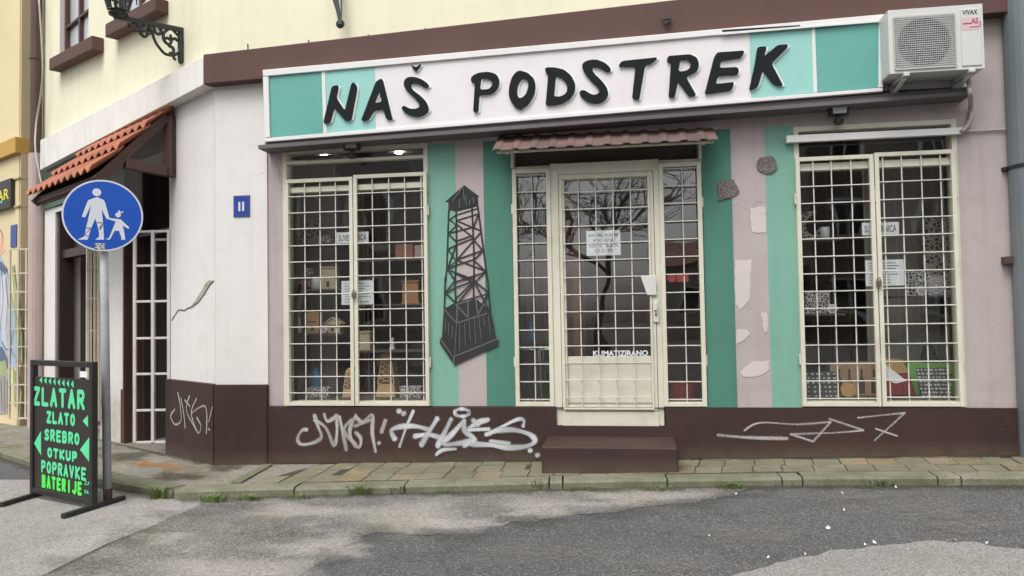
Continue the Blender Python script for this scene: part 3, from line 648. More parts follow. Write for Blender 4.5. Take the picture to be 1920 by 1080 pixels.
# left shop window
tz = F.v(660, 302.5)
wl = win_frame(F, LW, [(tz, .028), (2.68, .05)]).build('shop_window', M['cream'], BL); pane(F, (LW[0]+.03, LW[1]-.03, LW[2]+.03, LW[3]-.03), wl)
um = F.u(664, 550, .03)
gl_ = [367, 398, 428.5, 459.5, 490, 520.5, 551, 582, 613, 644, 675, 706, 737]
leaf(F, F.u(535, 550, .04), um-.004, .672, 2.80, us=vrods(F, (544, 572.5, 601, 630.5), 550), vs=hrods(F, 600, gl_)).build('grille_leaf', [M['cream'], M['rod']], wl, bevel=.002)
leaf(F, um+.004, F.u(802.5, 550, .04), .672, 2.815, us=vrods(F, (700.5, 731.5, 761.5, 793), 550), vs=hrods(F, 730, [y-6.5+5.6*k/12 for k, y in enumerate(gl_)])).build('grille_leaf', [M['cream'], M['rod']], wl, bevel=.002)
mb = MB(); c = F.uv(663, 551, .06); mb.box(F, c[0]-.018, c[0]+.018, c[1]-.035, c[1]+.01, .045, .07); mb.tube([F.P(c[0]-.012, c[1]+.01, .057), F.P(c[0]-.012, c[1]+.03, .057), F.P(c[0], c[1]+.042, .057), F.P(c[0]+.012, c[1]+.03, .057), F.P(c[0]+.012, c[1]+.01, .057)], .004, 6); mb.build('padlock', M['brass'], wl, bevel=.003)
# right shop window
wr = win_frame(F, RW, [(2.68, .06)]).build('shop_window', M['cream'], BL); pane(F, (RW[0]+.03, RW[1]-.03, RW[2]+.03, RW[3]-.03), wr)
um = F.u(1646.5, 550, .03)
gr = [348, 380, 414, 447, 480, 512, 545, 578, 611, 647, 681, 714, 747]
leaf(F, F.u(1499, 550, .04), um-.004, .674, 2.79, us=vrods(F, (1531, 1566.5, 1602.5), 560), vs=hrods(F, 1570, gr)).build('grille_leaf', [M['cream'], M['rod']], wr, bevel=.002)
leaf(F, um+.004, F.u(1801, 550, .04), .674, 2.80, us=vrods(F, (1663.5, 1699, 1735.5, 1771.5), 560), vs=hrods(F, 1735, [y-9+7*k/12 for k, y in enumerate(gr)])).build('grille_leaf', [M['cream'], M['rod']], wr, bevel=.002)
mb = MB(); c = F.uv(1648, 529, .06); mb.box(F, c[0]-.018, c[0]+.018, c[1]-.035, c[1]+.01, .045, .07); mb.tube([F.P(c[0]-.012, c[1]+.01, .057), F.P(c[0]-.012, c[1]+.03, .057), F.P(c[0], c[1]+.042, .057), F.P(c[0]+.012, c[1]+.03, .057), F.P(c[0]+.012, c[1]+.01, .057)], .004, 6); mb.build('padlock', M['brass'], wr, bevel=.003)
# sidelights
sl_y = [352 if 0 else 336, 366, 397, 429, 461.5, 492, 523, 556, 587, 618, 650, 682, 714, 746]
S1 = (-.978, F.u(1036, 550)-.0, .668, 2.80); S2 = (F.u(1240, 550), .692, .668, 2.80)
for (a, b, c, e), off, mid in ((S1, 0, 1000.5), (S2, -10, 1284)):
    mb = leaf(F, a, b, c, e, d0=-.02, t=.045, fw=.038, us=vrods(F, (mid,), 550), vs=[c+.06+k*.1555 for k in range(14) if c+.06+k*.1555 < e-.05])
    o = mb.build('sidelight', [M['cream'], M['rod']], BL, bevel=.002); pane(F, (a+.03, b-.03, c+.03, e-.03), o, -.05)
# transom above the door
mb = win_frame(F, (CW[0], CW[1], 2.80, CW[3]), fw=.03, d0=-.12, d1=-.01); o = mb.build('transom_window', M['cream'], BL)
mb = MB(); mb.box(F, CW[0]+.03, CW[1]-.03, 2.83, CW[3]-.03, -.1, -.085); mb.build('dark_panel', M['room_dark'], o)
# door
jl, jr = S1[1], S2[0]
dl, dr = F.u(1051, 550, .02), F.u(1229, 550, .02)
dtop, dbot = F.v(1140, 324, .02), F.v(1140, 771, .02)
mb = MB()
mb.box(F, jl, dl-.004, .50, 2.84, -.08, .012); mb.box(F, dr+.004, jr, .50, 2.84, -.08, .012)
mb.box(F, dl-.004, dr+.004, dtop+.004, 2.838, -.08, .010); mb.box(F, dl-.004, dr+.004, .497, dbot-.004, -.08, .022)
o_fr = mb.build('door_frame', M['cream'], BL, bevel=.003)
mb = MB(); fw = .05; zpn = F.v(1140, 668, 0)
mb.box(F, dl, dl+fw, dbot, dtop, -.06, .02); mb.box(F, dr-fw, dr, dbot, dtop, -.06, .02)
mb.box(F, dl+fw, dr-fw, dtop-fw, dtop, -.06, .018); mb.box(F, dl+fw, dr-fw, dbot, dbot+fw, -.06, .018)
mb.box(F, dl+fw, dr-fw, dbot+fw, zpn, -.05, -.012); mb.box(F, dl+fw, dr-fw, zpn-.055, zpn, -.05, .0)
dv = mb.build('shop_door', M['cream'], BL, bevel=.003); pane(F, (dl+.04, dr-.04, zpn-.01, dtop-.04), dv, -.03)
mb = MB(); gu0, gu1, gv0, gv1 = F.u(1054, 550, .03), F.u(1222, 550, .03), F.v(1140, 768, .03), F.v(1140, 330, .03)
mb.box(F, gu0, gu0+.014, gv0, gv1, .024, .04); mb.box(F, gu1-.014, gu1, gv0, gv1, .024, .04); mb.box(F, gu0+.014, gu1-.014, gv0, gv0+.016, .024, .04); mb.box(F, gu0+.014, gu1-.014, gv1-.014, gv1, .024, .04)
for x in (1088, 1120.5, 1153, 1186): u = F.u(x, 550, .03); mb.box(F, u-.005, u+.005, gv0+.016, gv1-.014, .025, .034, 1)
for k in range(1, 14):
    v = F.v(1140, 326+32.2*k, .03)
    if v > gv0+.03: mb.box(F, gu0+.014, gu1-.014, v-.0045, v+.0045, .035, .0425, 1)
mb.build('door_grille', [M['cream'], M['rod']], dv, bevel=.002)
mb = MB(); mb.pxbox(F, (1201, 518), (1230, 516), (1231, 553), (1213, 553), .046, .055); mb.build('hand_guard', M['white_metal'], dv, bevel=.003)
mb = MB(); mb.pxbox(F, (1223, 558), (1235, 558), (1236, 604), (1225, 604), .02, .032); c = F.uv(1229, 571, .05); mb.box(F, c[0]-.012, c[0]+.012, c[1]-.05, c[1]+.02, .032, .075); k = F.uv(1230, 590, .04); mb.disc(F, k[0], k[1], .009, .032, .038, 12, 1); mb.build('handle', [M['cream'], M['brass']], dv, bevel=.003)
a = F.uv(1112, 668, -.027); b = F.uv(1215, 656.5, -.027); text('lettering', 'KLIMATIZIRANO', F, a[0], b[0], a[1], b[1], -.0265, M['paper'], dv, .035)
# step
mb = MB(); s0, s1 = F.u(1015, 860, .57), F.u(1272, 860, .57); zt = F.v(1150, 838, .57)
mb.box(F, s0, s1, .1, zt, .036, .57)
mb.build('door_step', M['plinth'], BL, bevel=.015)

# ---- painted marks on the walls (parts of the building)
def pxs(pl, pts, sc, ox, oy, d): return [pl.uv(ox+x/sc, oy+y/sc, d) for x, y in pts]
mb = MB(); dm = .004; k6 = lambda p: pxs(F, p, 5.4, 810, 330, dm); k7 = lambda p: pxs(F, p, 6.0, 810, 520, dm)
lay = [0]
def poly(pts): lay[0] += 1; mb.prism(F, pts, .001+.00025*lay[0], .0012+.00025*lay[0])
def line(pts, w=.022): lay[0] += 1; mb.stroke(F, pts, w, .0012+.00025*lay[0])
poly(k6([(130, 262), (325, 92), (482, 208), (465, 212), (470, 305), (250, 362), (165, 345), (165, 265)]))
for p in ([(170, 340), (150, 940), (135, 1085)], [(245, 350), (250, 800), (232, 1085)], [(462, 300), (520, 740), (565, 1085)], [(405, 320), (425, 800), (425, 1085)]): line(k6(p), .018)
for p in ([(250, 395), (460, 330)], [(255, 450), (465, 385)], [(255, 455), (495, 555)], [(180, 440), (245, 395)], [(180, 440), (245, 500), (170, 580)], [(170, 580), (250, 560)], [(250, 490), (420, 625)], [(250, 560), (405, 520)], [(250, 660), (400, 605)],
          [(490, 575), (250, 850)], [(255, 695), (420, 630)], [(165, 740), (245, 700)], [(170, 590), (245, 665)], [(430, 655), (510, 750)], [(255, 845), (510, 755)], [(250, 850), (540, 960)], [(165, 745), (245, 860), (155, 940)], [(235, 720), (160, 940)],
          [(420, 850), (540, 960)], [(505, 770), (425, 850)], [(255, 900), (425, 845)], [(160, 945), (250, 900)], [(160, 945), (245, 1080)], [(250, 990), (425, 1080)], [(245, 1070), (540, 975)], [(540, 975), (425, 1085)], [(420, 520), (470, 385)], [(190, 960), (400, 1040)]): line(k6(p), .0145)
for p in ([(150, 0), (140, 360)], [(255, 0), (270, 300)], [(465, 0), (470, 240)], [(622, 0), (655, 370)], [(270, 50), (440, 0)], [(280, 110), (470, 45)], [(470, 50), (280, 230)], [(480, 60), (300, 280)], [(160, 170), (265, 120)], [(160, 180), (270, 290)], [(250, 50), (160, 165)], [(270, 290), (150, 360)], [(480, 50), (635, 360)], [(490, 50), (630, 165)], [(630, 190), (500, 420)], [(280, 290), (630, 185)]): line(k7(p), .0155)
poly(k7([(135, 362), (270, 300), (470, 235), (510, 250), (660, 380), (690, 500), (720, 690), (750, 690), (748, 765), (255, 990), (90, 740), (92, 685), (112, 680)]))
mu = mb.build('derrick_mural', M['mural'], BL)
mb = MB(); lay[0] += 1
for p in ([(145, 365), (280, 515), (620, 405)], [(285, 320), (282, 515)], [(285, 320), (400, 445)], [(405, 260), (410, 445)], [(495, 245), (515, 395)], [(270, 310), (440, 255)], [(95, 690), (240, 895), (745, 690)], [(250, 900), (250, 985)], [(580, 310), (520, 420)]): line(k7(p), .011)
for p in ([(315, 520), (310, 820)], [(370, 520), (378, 770)], [(425, 490), (435, 710)], [(480, 470), (495, 740)], [(530, 450), (555, 690)], [(580, 430), (595, 540)], [(635, 430), (660, 640)], [(160, 460), (155, 590)], [(195, 510), (190, 640)], [(235, 540), (230, 680)], [(280, 520), (258, 880)]): line(k7(p), .0055)
for p in ([(325, 100), (215, 250)], [(320, 130), (330, 250)], [(280, 240), (285, 320)], [(380, 240), (385, 300)], [(345, 200), (350, 300)], [(420, 220), (425, 280)]): line(k6(p), .008)
mb.build('mural_highlights', M['mural_grey'], mu)
def graffiti(name, pl, strokes, sc, ox, oy, d, w, mat, label):
    mb = MB()
    for i, s in enumerate(strokes):
        ww = w
        if isinstance(s[0], (int, float)): ww, s = s[0], s[1]
        dd = d + .0004*i
        pts = [Vector(pl.uv(ox+x/sc, oy+y/sc, dd)) for x, y in s]
        pts = [p.xy for p in cat_rom(pts, 5)] if len(pts) > 2 else pts
        mb.stroke(pl, pts, ww, dd, soft=1.0)
    o = mb.build(name, mat, BL); o['label'] = label; return o
dot = lambda x, y: [(x-4, y-4), (x+4, y+5)]
graffiti('graffiti', F, [[(350, 120), (372, 190), (392, 255), (340, 290), (270, 297), (250, 262), (275, 215), (308, 210)], [(350, 150), (420, 200), (468, 305), (486, 220), (482, 120)], [(408, 115), (430, 160), (480, 130)], [(500, 130), (520, 220), (542, 335)], [(572, 150), (528, 215), (600, 300)],
    [(600, 120), (568, 190), (565, 240), (590, 300), (622, 312), (628, 262), (596, 225)], [(590, 190), (690, 150)], [(596, 130), (640, 165), (698, 120), (698, 230), (718, 345)], [(778, 150), (752, 228)], dot(738, 290)], 3.2, 480, 740, .037, .037, M['spray_g'], 'silver grey sprayed tag ending in an exclamation mark')
graffiti('graffiti', F, [dot(858, 98), dot(886, 112), (.03, [(945, 95), (900, 200), (860, 315)]), [(835, 270), (812, 215), (870, 192), (960, 190), (1040, 212)], [(950, 250), (1040, 240), (1130, 270)], [(1090, 140), (1040, 220), (990, 305)], [(1172, 145), (1125, 240), (1088, 312)],
    [(1245, 160), (1180, 232), (1125, 295), (1220, 292), (1318, 270)], [(1250, 150), (1252, 215), (1310, 268), (1245, 305)], [(1395, 150), (1330, 168), (1272, 208)], (.035, [(1272, 212), (1400, 206)]), [(1300, 150), (1335, 185)],
    (.035, [(1235+44*math.cos(a*.5236), 108+22*math.sin(a*.5236)) for a in range(13)]), (.035, [(1602, 192), (1606, 152), (1565, 150), (1470, 195), (1395, 240)]), [(1378, 240), (1450, 215), (1550, 212), (1645, 240), (1672, 280), (1620, 310), (1500, 318), (1410, 302), (1290, 296)], [(1405, 280), (1520, 294)], (.035, [(1080, 362), (1120, 332), (1200, 326)]), dot(1645, 335), dot(1688, 362)],
    3.2, 480, 740, .0375, .05, M['spray_w'], 'bright white sprayed tag with a looped crown')
graffiti('graffiti', L, [[(818, 235), (830, 300), (832, 365), (805, 382), (785, 345), (805, 312)], [(832, 258), (845, 330), (852, 400)], [(872, 250), (858, 320), (905, 410)], [(850, 270), (875, 300)], [(905, 262), (880, 330), (910, 420), (925, 390), (905, 350)], [(880, 330), (945, 300), (950, 425)], [(978, 300), (960, 370)], dot(962, 405)], 2.454, 0, 640, .047, .022, M['spray_g'], 'thin pale scribble on the splayed corner plinth')
graffiti('graffiti', F, [[(230, 830), (310, 790), (500, 798), (670, 785)], [(670, 785), (580, 885)], [(580, 885), (465, 848)], [(465, 848), (700, 840), (835, 828)], [(835, 828), (660, 770)], [(805, 765), (930, 752), (1045, 740)], [(1045, 740), (890, 880)], [(895, 820), (1005, 857)], (.03, [(95, 852), (250, 865), (450, 870)])], 2.7, 1310, 500, .037, .018, M['spray_f'], 'thin white zigzag of straight sprayed lines')
def patch(name, pts, mat, pl=F, d=.0035, jag=.0075, lab=None):
    q = []
    p = [Vector(pl.uv(x, y, d)) for x, y in pts]
    for i in range(len(p)):
        a, b = p[i], p[(i+1) % len(p)]
        n = max(1, int((b-a).length/.03))
        for k in range(n): w = a.lerp(b, k/n); q.append((w.x+random.uniform(-jag, jag), w.y+random.uniform(-jag, jag)))
    m = MB(); m.prism(pl, q, .0005, d); o = m.build(name, mat, BL)
    if lab: o['label'] = lab
c = [(1438+20*math.cos(a*.3927), 309+17*math.sin(a*.3927)) for a in range(16)]
patch('cement_patch', c, M['rough_patch'], d=.012, lab='round rough cement patch')
patch('cement_patch', [(1344, 342), (1374, 335), (1387, 361), (1372, 370), (1348, 376)], M['rough_patch'], d=.012, lab='square rough cement patch')
patch('bare_spot', [(1406, 390), (1436, 388), (1436, 436), (1410, 436)], M['bare_plaster'])
patch('bare_spot', [(1378, 486), (1410, 488), (1406, 560), (1388, 580), (1379, 570)], M['bare_plaster'])
patch('bare_spot', [(1380, 617), (1400, 618), (1408, 625), (1396, 638), (1381, 645)], M['bare_plaster'])
patch('bare_spot', [(1387, 698), (1410, 680), (1440, 675), (1443, 690), (1430, 703), (1398, 708)], M['bare_plaster'])
patch('bare_spot', [(1426, 587), (1438, 585), (1439, 620), (1434, 624)], M['bare_plaster'])
patch('wall_crack', [(350, 578), (358, 573), (366, 564), (373, 552), (380, 541), (387, 529), (393, 526), (400, 526), (393, 536), (387, 546), (378, 560), (368, 571), (358, 579)], M['crack'], L, .004, .007, 'strip of fallen plaster along a thin jagged crack')
mb = MB(); pts = []
for a_, b_ in zip([(321, 601), (329, 590), (334, 581), (343, 582), (351, 579)], [(329, 590), (334, 581), (343, 582), (351, 579), (366, 571)]):
    pa_, pb2 = Vector(L.uv(*a_, .002)), Vector(L.uv(*b_, .002)); pts += [pa_.lerp(pb2, k/4)+Vector((random.uniform(-.006, .006), random.uniform(-.006, .006))) for k in range(4)]
pts += [Vector(L.uv(x, y, .002))+Vector((random.uniform(-.004, .004), random.uniform(-.004, .004))) for x, y in ((371, 567), (376, 561), (381, 554), (386, 546), (390, 540), (395, 533), (401, 526))]
mb.stroke(L, pts, .012, .0045); mb.build('crack_line', M['crack_edge'], BL)
# hooks and nails on the cornice
for x, y in ((465, 88), (579, 80), (691, 70), (798, 58), (922, 47), (1050, 36)):
    p = F.hit(x, y, .06); mb = MB(); mb.tube([p-Vector((0, 0, .03)), p+Vector((0, 0, .015)), p+Vector((0, -.012, .02))], .007, 6); mb.build('nail', M['iron'], BL)

# ---- upper windows of the side
for (a, b), (z0, z1), tops in ((W1, W1z, ((92, 110), (172, 66), (172, 92), (92, 132))), (W2, W2z, ((197, 45), (291, -6), (291, 20), (197, 70)))):
    o = win_frame(L, (a, b, z0, z1), [(z0+.45, .03)], [((a+b)/2-.03, .06)], fw=.06, d0=-.14, d1=-.06).build('upper_window', M['frame_brown'], BL)
    pane(L, (a+.05, b-.05, z0+.05, z1-.05), o, -.1, M['glass_up'])
    mb = MB(); mb.box(L, a-.0, b+.0, z0-.0, z1+.0, -.125, -.115); mb.build('curtain', M['china'], o)
    mb = MB(); mb.slant(L, *[L.uv(x, y, .14) for x, y in tops], .0, .14); mb.build('sill', M['cornice'], o, bevel=.01)
# ---- side doorway: frame, open brown door, white gate leaf standing out from the jamb
mb = MB(); zt = D1z[1]
mb.box(L, D1[1]-.07, D1[1], 0, zt, -.22, -.05); mb.box(L, D1[0], D1[0]+.06, 0, zt, -.28, -.2); mb.box(L, D1[0]+.06, D1[1]-.07, L.v(300, 432), L.v(300, 425), -.2, -.1)
sd = mb.build('side_door_frame', M['door_brown'], BL)
hinge = L.P(D1[1]-.02, 0, .0); q = L.P(D1[1]-.10, 0, -.95); dd = Plane((hinge.x, hinge.y, 0), (q-hinge), Vector((-(q-hinge).y, (q-hinge).x, 0)))
mb = MB(); mb.box(dd, .06, .85, .18, 2.3, -.02, .02); mb.build('door_leaf', M['wood_dark'], sd)
GL = Plane(L.P(D1[1]+.0, 0, .02), (math.cos(R(8.5)), math.sin(R(8.5)), 0), (math.sin(R(8.5)), -math.cos(R(8.5)), 0))
us = [GL.u(x, 640) for x in (253, 287, 317)]; vs = [GL.v(285, y) for y in (434, 498, 565, 634, 701, 769, 829)]
mb = MB()
for u in us: mb.box(GL, u-.016, u+.016, max(vs[-1], .06), vs[0]+.016, -.016, .016)
for v in vs: mb.box(GL, us[0]+.016, us[1]-.016, v-.012, v+.012, -.012, .012); mb.box(GL, us[1]+.016, us[2]-.016, v-.012, v+.012, -.012, .012)
u = GL.u(274, 640); mb.box(GL, u-.012, u+.012, vs[-1], vs[0]-.08, -.20, -.176); mb.box(GL, u+.012, us[2], vs[0]-.08, vs[0]-.056, -.2, -.176)
mb.build('gate_leaf', M['white_metal'], sd, bevel=.003)
# ---- workshop entrance farther along the side
mb = MB(); a, b = E1; zt = E1z[1]; zz = L.v(140, 385)
mb.box(L, L.u(86, 600), a, .0, zt, -.05, .02); mb.box(L, a+.0, a+.05, .0, zz, -.2, -.02, 1); mb.box(L, b-.12, b, .0, zt, -.2, -.05, 1)
mb.box(L, L.u(92, 385), b, zz-.02, zz+.05, -.02, .022); mb.box(L, a+.05, b-.12, L.v(140, 478), L.v(140, 462), -.2, -.06, 1)
en = mb.build('entrance_frame', [M['wall_white'], M['door_brown']], BL)
mb = MB(); mb.box(L, L.u(88, 330), b+.02, zz+.06, L.v(110, 288)+.06, .022, .05); mb.build('green_fascia', M['green_fascia'], en)
mb = MB(); a2, b2 = L.u(116, 600), L.u(160, 600); mb.box(L, a2, b2, .02, L.v(140, 482), -.5, -.46); mb.build('inner_door', M['door_brown'], en)
mb = MB(); mb.box(L, L.u(131, 600, -.45), L.u(156, 600, -.45), .2, L.v(145, 494, -.45), -.459, -.45); mb.build('door_glass', M['cable'], en)
def grid(pl, us, vs, r, mat, name, parent, fr=.012):
    m = MB()
    for i, u in enumerate(us): w = fr if i in (0, len(us)-1) else r; m.box(pl, u-w, u+w, min(vs), max(vs), -w, w)
    for i, v in enumerate(vs): w = fr if i in (0, len(vs)-1) else r*.9; m.box(pl, us[0], us[-1], v-w, v+w, -w*.8, w*.8)
    return m.build(name, mat, parent)
H = L.P(L.u(83, 600), 0, .03); GB = Plane(H, (math.cos(R(6)), math.sin(R(6)), 0), (math.sin(R(6)), -math.cos(R(6)), 0))
grid(GB, [GB.u(x, 620) for x in (18, 34, 49, 65, 81)], [GB.v(50, y) for y in (467, 512, 547, 580, 616, 650, 686, 721, 755, 784)], .011, M['beige_metal'], 'folded_grille', en)
H = L.P(L.u(190, 600), 0, .01); GF = Plane(H, L.N, L.U)
m1 = [GF.u(x, 640) for x in (164, 170, 177, 184)]
grid(GF, sorted(m1), [GF.v(175, y) for y in (462, 500, 560, 620, 680, 740, 790)], .010, M['beige_metal'], 'folded_grille', en, .014)

# ------------------------------------------------------------------ sign board with raised letters
SD = .18
BX = (F.u(493, 200, SD), F.u(1657, 100, SD))
sg = thing('shop_sign', 'long white and teal sign board with raised black letters NAŠ PODSTREK above the shop front', 'sign', F.P(0, F.v(1000, 235, SD), .1))
cs = [F.uv(x, y, SD-.02) for x, y in ((495, 133), (1657, 28), (1654, 170), (498, 266))]
mb = MB(); mb.slant(F, *cs, .135, SD-.02); mb.build('box', M['sign_white'], sg)
mb = MB(); mb.pxbox(F, (1659, 100), (1819, 86), (1819, 162), (1656, 170), .001, .07); mb.build('end_panel', M['sign_white'], sg)
tl, tr, br, bl = (492, 131), (1661, 26), (1655.5, 171), (496.5, 266)
mb = MB()
mb.pxbox(F, tl, tr, (1661, 37), (493, 143), SD-.03, SD+.02)
mb.pxbox(F, (497, 259), (1655.5, 164), br, bl, SD-.03, SD+.015)
mb.pxbox(F, (492.5, 144), (503, 143), (506, 257), (496.5, 258), SD-.03, SD+.017)
mb.pxbox(F, (1648, 38), (1661, 37), (1656, 163), (1648, 164), SD-.03, SD+.017)
mb.pxbox(F, (602.5, 133), (609.5, 133), (613, 249), (606, 250), SD-.03, SD+.006)
mb.pxbox(F, (1522, 51), (1528.5, 50), (1533, 173), (1526, 174), SD-.03, SD+.006)
mb.build('frame', M['sign_frame'], sg, bevel=.004)
mb = MB(); mb.pxbox(F, (1352, 61), (1654, 37.5), (1654, 40.5), (1352, 65), SD+.021, SD+.03); mb.build('loose_trim', M['sign_frame'], sg)
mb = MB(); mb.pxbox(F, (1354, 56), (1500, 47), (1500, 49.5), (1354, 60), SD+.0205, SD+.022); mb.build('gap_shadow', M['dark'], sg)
for nm, q, m in (('teal_panel', ((503, 143), (603, 133), (606, 250), (506, 258)), 'sign_td'), ('pale_teal_panel', ((609.5, 133), (703, 124), (704, 243), (613, 249)), 'sign_tl'), ('white_panel', ((703.3, 124), (1405, 61), (1409, 184), (704.3, 243)), 'sign_white'),
                 ('pale_teal_panel', ((1405.3, 61), (1522, 51), (1526, 174), (1409.3, 184)), 'sign_tl'), ('teal_panel', ((1528.5, 50), (1648, 39), (1648, 164), (1533, 173)), 'sign_td')):
    mb = MB(); mb.pxbox(F, *q, SD-.019, SD); mb.build(nm, M[m], sg)
LD = SD+.022
def letter(pts, sc, ox, oy, holes=(), smooth=False):
    def rnd(ps, rad):
        o = []; P_ = [Vector(p) for p in ps]
        for i, p in enumerate(P_):
            for q in (P_[i-1], P_[(i+1) % len(P_)]): l = (q-p).length; o.append(tuple(p+(q-p)*min(.3, rad/l)))
        return o
    k_ = sc/6
    f = lambda ps: pxs(F, rnd(rnd(ps, 16*k_), 6*k_), sc, ox, oy, LD)
    m = MB(); p = f(pts); hs_ = [f(h) for h in holes]
    if smooth: p = [tuple(q.xy) for q in cat_rom(p, 4, True)]; hs_ = [[tuple(q.xy) for q in cat_rom(h, 4, True)] for h in hs_]
    m.prism(F, p, SD+.010, LD, hs_, 0, 0)
    o_ = lambda l: [(a+.017, b-.004) for a, b in l]
    m.prism(F, o_(p), SD+.001, SD+.0095, [o_(h) for h in hs_], 1, 1); return m
def slet(pts, w, sc, ox, oy):
    m = MB(); p = [q.xy for q in cat_rom(pxs(F, pts, sc, ox, oy, LD), 5)]
    m.prism(F, outline(p, w), SD+.001, LD, (), 0, 1); return m
a1, a2, a3 = (7.2, 590, 100), (6.62, 870, 90), (5.333, 1140, 70)
LT = []
LT.append(letter([(232, 440), (325, 428), (288, 595), (405, 772), (490, 420), (505, 400), (525, 388), (550, 410), (565, 440), (570, 480), (490, 905), (415, 912), (262, 730), (205, 940), (112, 945)], *a1))
LT.append(letter([(825, 380), (900, 335), (920, 365), (1045, 872), (1055, 885), (1020, 900), (965, 890), (925, 755), (800, 770), (720, 905), (622, 912)], *a1, holes=[[(870, 505), (905, 655), (805, 672)]]))
m = letter([(1545, 430), (1530, 462), (1490, 468), (1440, 430), (1390, 408), (1345, 400), (1305, 412), (1295, 440), (1320, 490), (1380, 535), (1450, 590), (1510, 660), (1535, 730), (1540, 775), (1490, 825), (1410, 858), (1330, 855), (1250, 820), (1190, 775), (1168, 740), (1185, 712), (1220, 708), (1270, 740), (1330, 752), (1390, 740), (1420, 715), (1405, 670), (1360, 610), (1290, 550), (1230, 490), (1200, 430), (1205, 370), (1240, 325), (1320, 312), (1420, 335), (1500, 385)], *a1)
m2 = letter([(1295, 155), (1318, 160), (1372, 192), (1420, 145), (1440, 150), (1362, 255)], *a1)
n = len(m.v); m.v += m2.v; m.f += [[i+n for i in f] for f in m2.f]; m.m += m2.m; LT.append(m)
LT.append(letter([(80, 390), (100, 345), (180, 305), (300, 293), (400, 320), (440, 390), (430, 480), (370, 555), (290, 580), (188, 580), (175, 785), (160, 798), (112, 795), (135, 430), (95, 428)], *a2, holes=[[(210, 370), (195, 515), (310, 510), (350, 460), (355, 410), (300, 380)]]))
LT.append(letter([(690, 275), (790, 305), (870, 380), (888, 470), (870, 580), (800, 700), (700, 770), (640, 740), (580, 660), (553, 580), (560, 480), (590, 370), (640, 300)], *a2, holes=[[(745, 375), (790, 400), (800, 470), (770, 570), (710, 625), (670, 610), (655, 540), (670, 450), (710, 390)]]))
LT.append(letter([(1015, 240), (1120, 238), (1240, 265), (1330, 340), (1380, 440), (1375, 540), (1320, 630), (1220, 690), (1100, 712), (1012, 715), (1030, 500), (1045, 330), (1012, 305), (1005, 265)], *a2, holes=[[(1140, 345), (1200, 360), (1260, 420), (1285, 490), (1270, 560), (1200, 600), (1115, 602)]]))
LT.append(letter([(1830, 270), (1800, 300), (1755, 290), (1700, 250), (1640, 232), (1595, 240), (1590, 270), (1620, 320), (1690, 385), (1750, 455), (1785, 520), (1790, 580), (1760, 640), (1690, 685), (1600, 690), (1520, 660), (1455, 605), (1428, 560), (1445, 525), (1495, 520), (1540, 550), (1590, 578), (1640, 578), (1675, 555), (1685, 530), (1650, 475), (1580, 410), (1510, 330), (1470, 260), (1465, 200), (1500, 165), (1570, 145), (1650, 142), (1740, 175), (1800, 225)], *a2))
LT.append(letter([(140, 235), (500, 198), (440, 260), (370, 280), (310, 630), (240, 610), (275, 290), (110, 295), (108, 275)], *a3))
LT.append(letter([(600, 185), (820, 168), (890, 200), (912, 270), (890, 340), (780, 395), (885, 580), (815, 598), (700, 440), (665, 605), (605, 602), (630, 250), (585, 245)], *a3, holes=[[(725, 225), (800, 225), (835, 260), (810, 320), (750, 340), (700, 338)]]))
LT.append(letter([(1090, 150), (1370, 130), (1330, 205), (1130, 235), (1115, 305), (1290, 295), (1310, 320), (1300, 375), (1100, 385), (1075, 465), (1265, 445), (1235, 530), (965, 570), (1060, 200)], *a3))
LT.append(letter([(1495, 95), (1590, 88), (1560, 190), (1700, 75), (1805, 68), (1790, 105), (1635, 260), (1755, 485), (1690, 485), (1640, 450), (1548, 325), (1500, 490), (1460, 520), (1410, 528), (1470, 260)], *a3))
for m in LT: m.build('letter', [M['letter'], M['letter_edge']], sg)
# grey ledge under the sign, part of the building
mb = MB(); mb.slant(F, *[F.uv(x, y, .22) for x, y in ((484, 272), (1824, 170), (1824, 177), (484, 279))], 0, .22)
q = [F.uv(x, y, .165) for x, y in ((497, 266), (1818, 163), (1818, 172), (497, 275))]; mb.slant(F, *q, 0, .165)
mb.build('ledge', M['slab'], BL)

# ------------------------------------------------------------------ air conditioner
AD = .40; c = [F.uv(x, y, AD) for x, y in ((1665, 19.5), (1843, 6.5), (1845.5, 128.5), (1668, 138))]
u0 = (c[0][0]+c[3][0])/2; u1 = (c[1][0]+c[2][0])/2; v1 = (c[0][1]+c[1][1])/2; v0 = (c[2][1]+c[3][1])/2
ac = thing('air_conditioner', 'white outdoor air conditioner on brackets at the right end of the sign', 'air conditioner', F.P((u0+u1)/2, v0, AD-.15))
ad0 = AD-.29
g0, g1 = u0+(u1-u0)*.055, u0+(u1-u0)*.70; h0, h1 = v0+(v1-v0)*.06, v0+(v1-v0)*.87
gc, gr_ = ((g0+g1)/2, (h0+h1)/2), (h1-h0)*.47
mb = MB()
circ = [(gc[0]+gr_*math.cos(2*math.pi*k/40), gc[1]+gr_*math.sin(2*math.pi*k/40)) for k in range(40)]
mb.prism(F, [(u0, v0), (u1, v0), (u1, v1), (u0, v1)], AD-.02, AD, [circ])
mb.box(F, u0, u1, v0, v0+.01, ad0, AD-.021); mb.box(F, u0, u1, v1-.01, v1, ad0, AD-.021); mb.box(F, u0, u0+.01, v0+.011, v1-.011, ad0, AD-.021); mb.box(F, u1-.01, u1, v0+.011, v1-.011, ad0, AD-.021)
mb.build('casing', M['ac'], ac, bevel=.006)
mb = MB(); mb.box(F, u0+.012, u1-.012, v0+.012, v1-.012, ad0+.01, AD-.14); mb.build('coil_block', M['dark'], ac)
mb = MB()
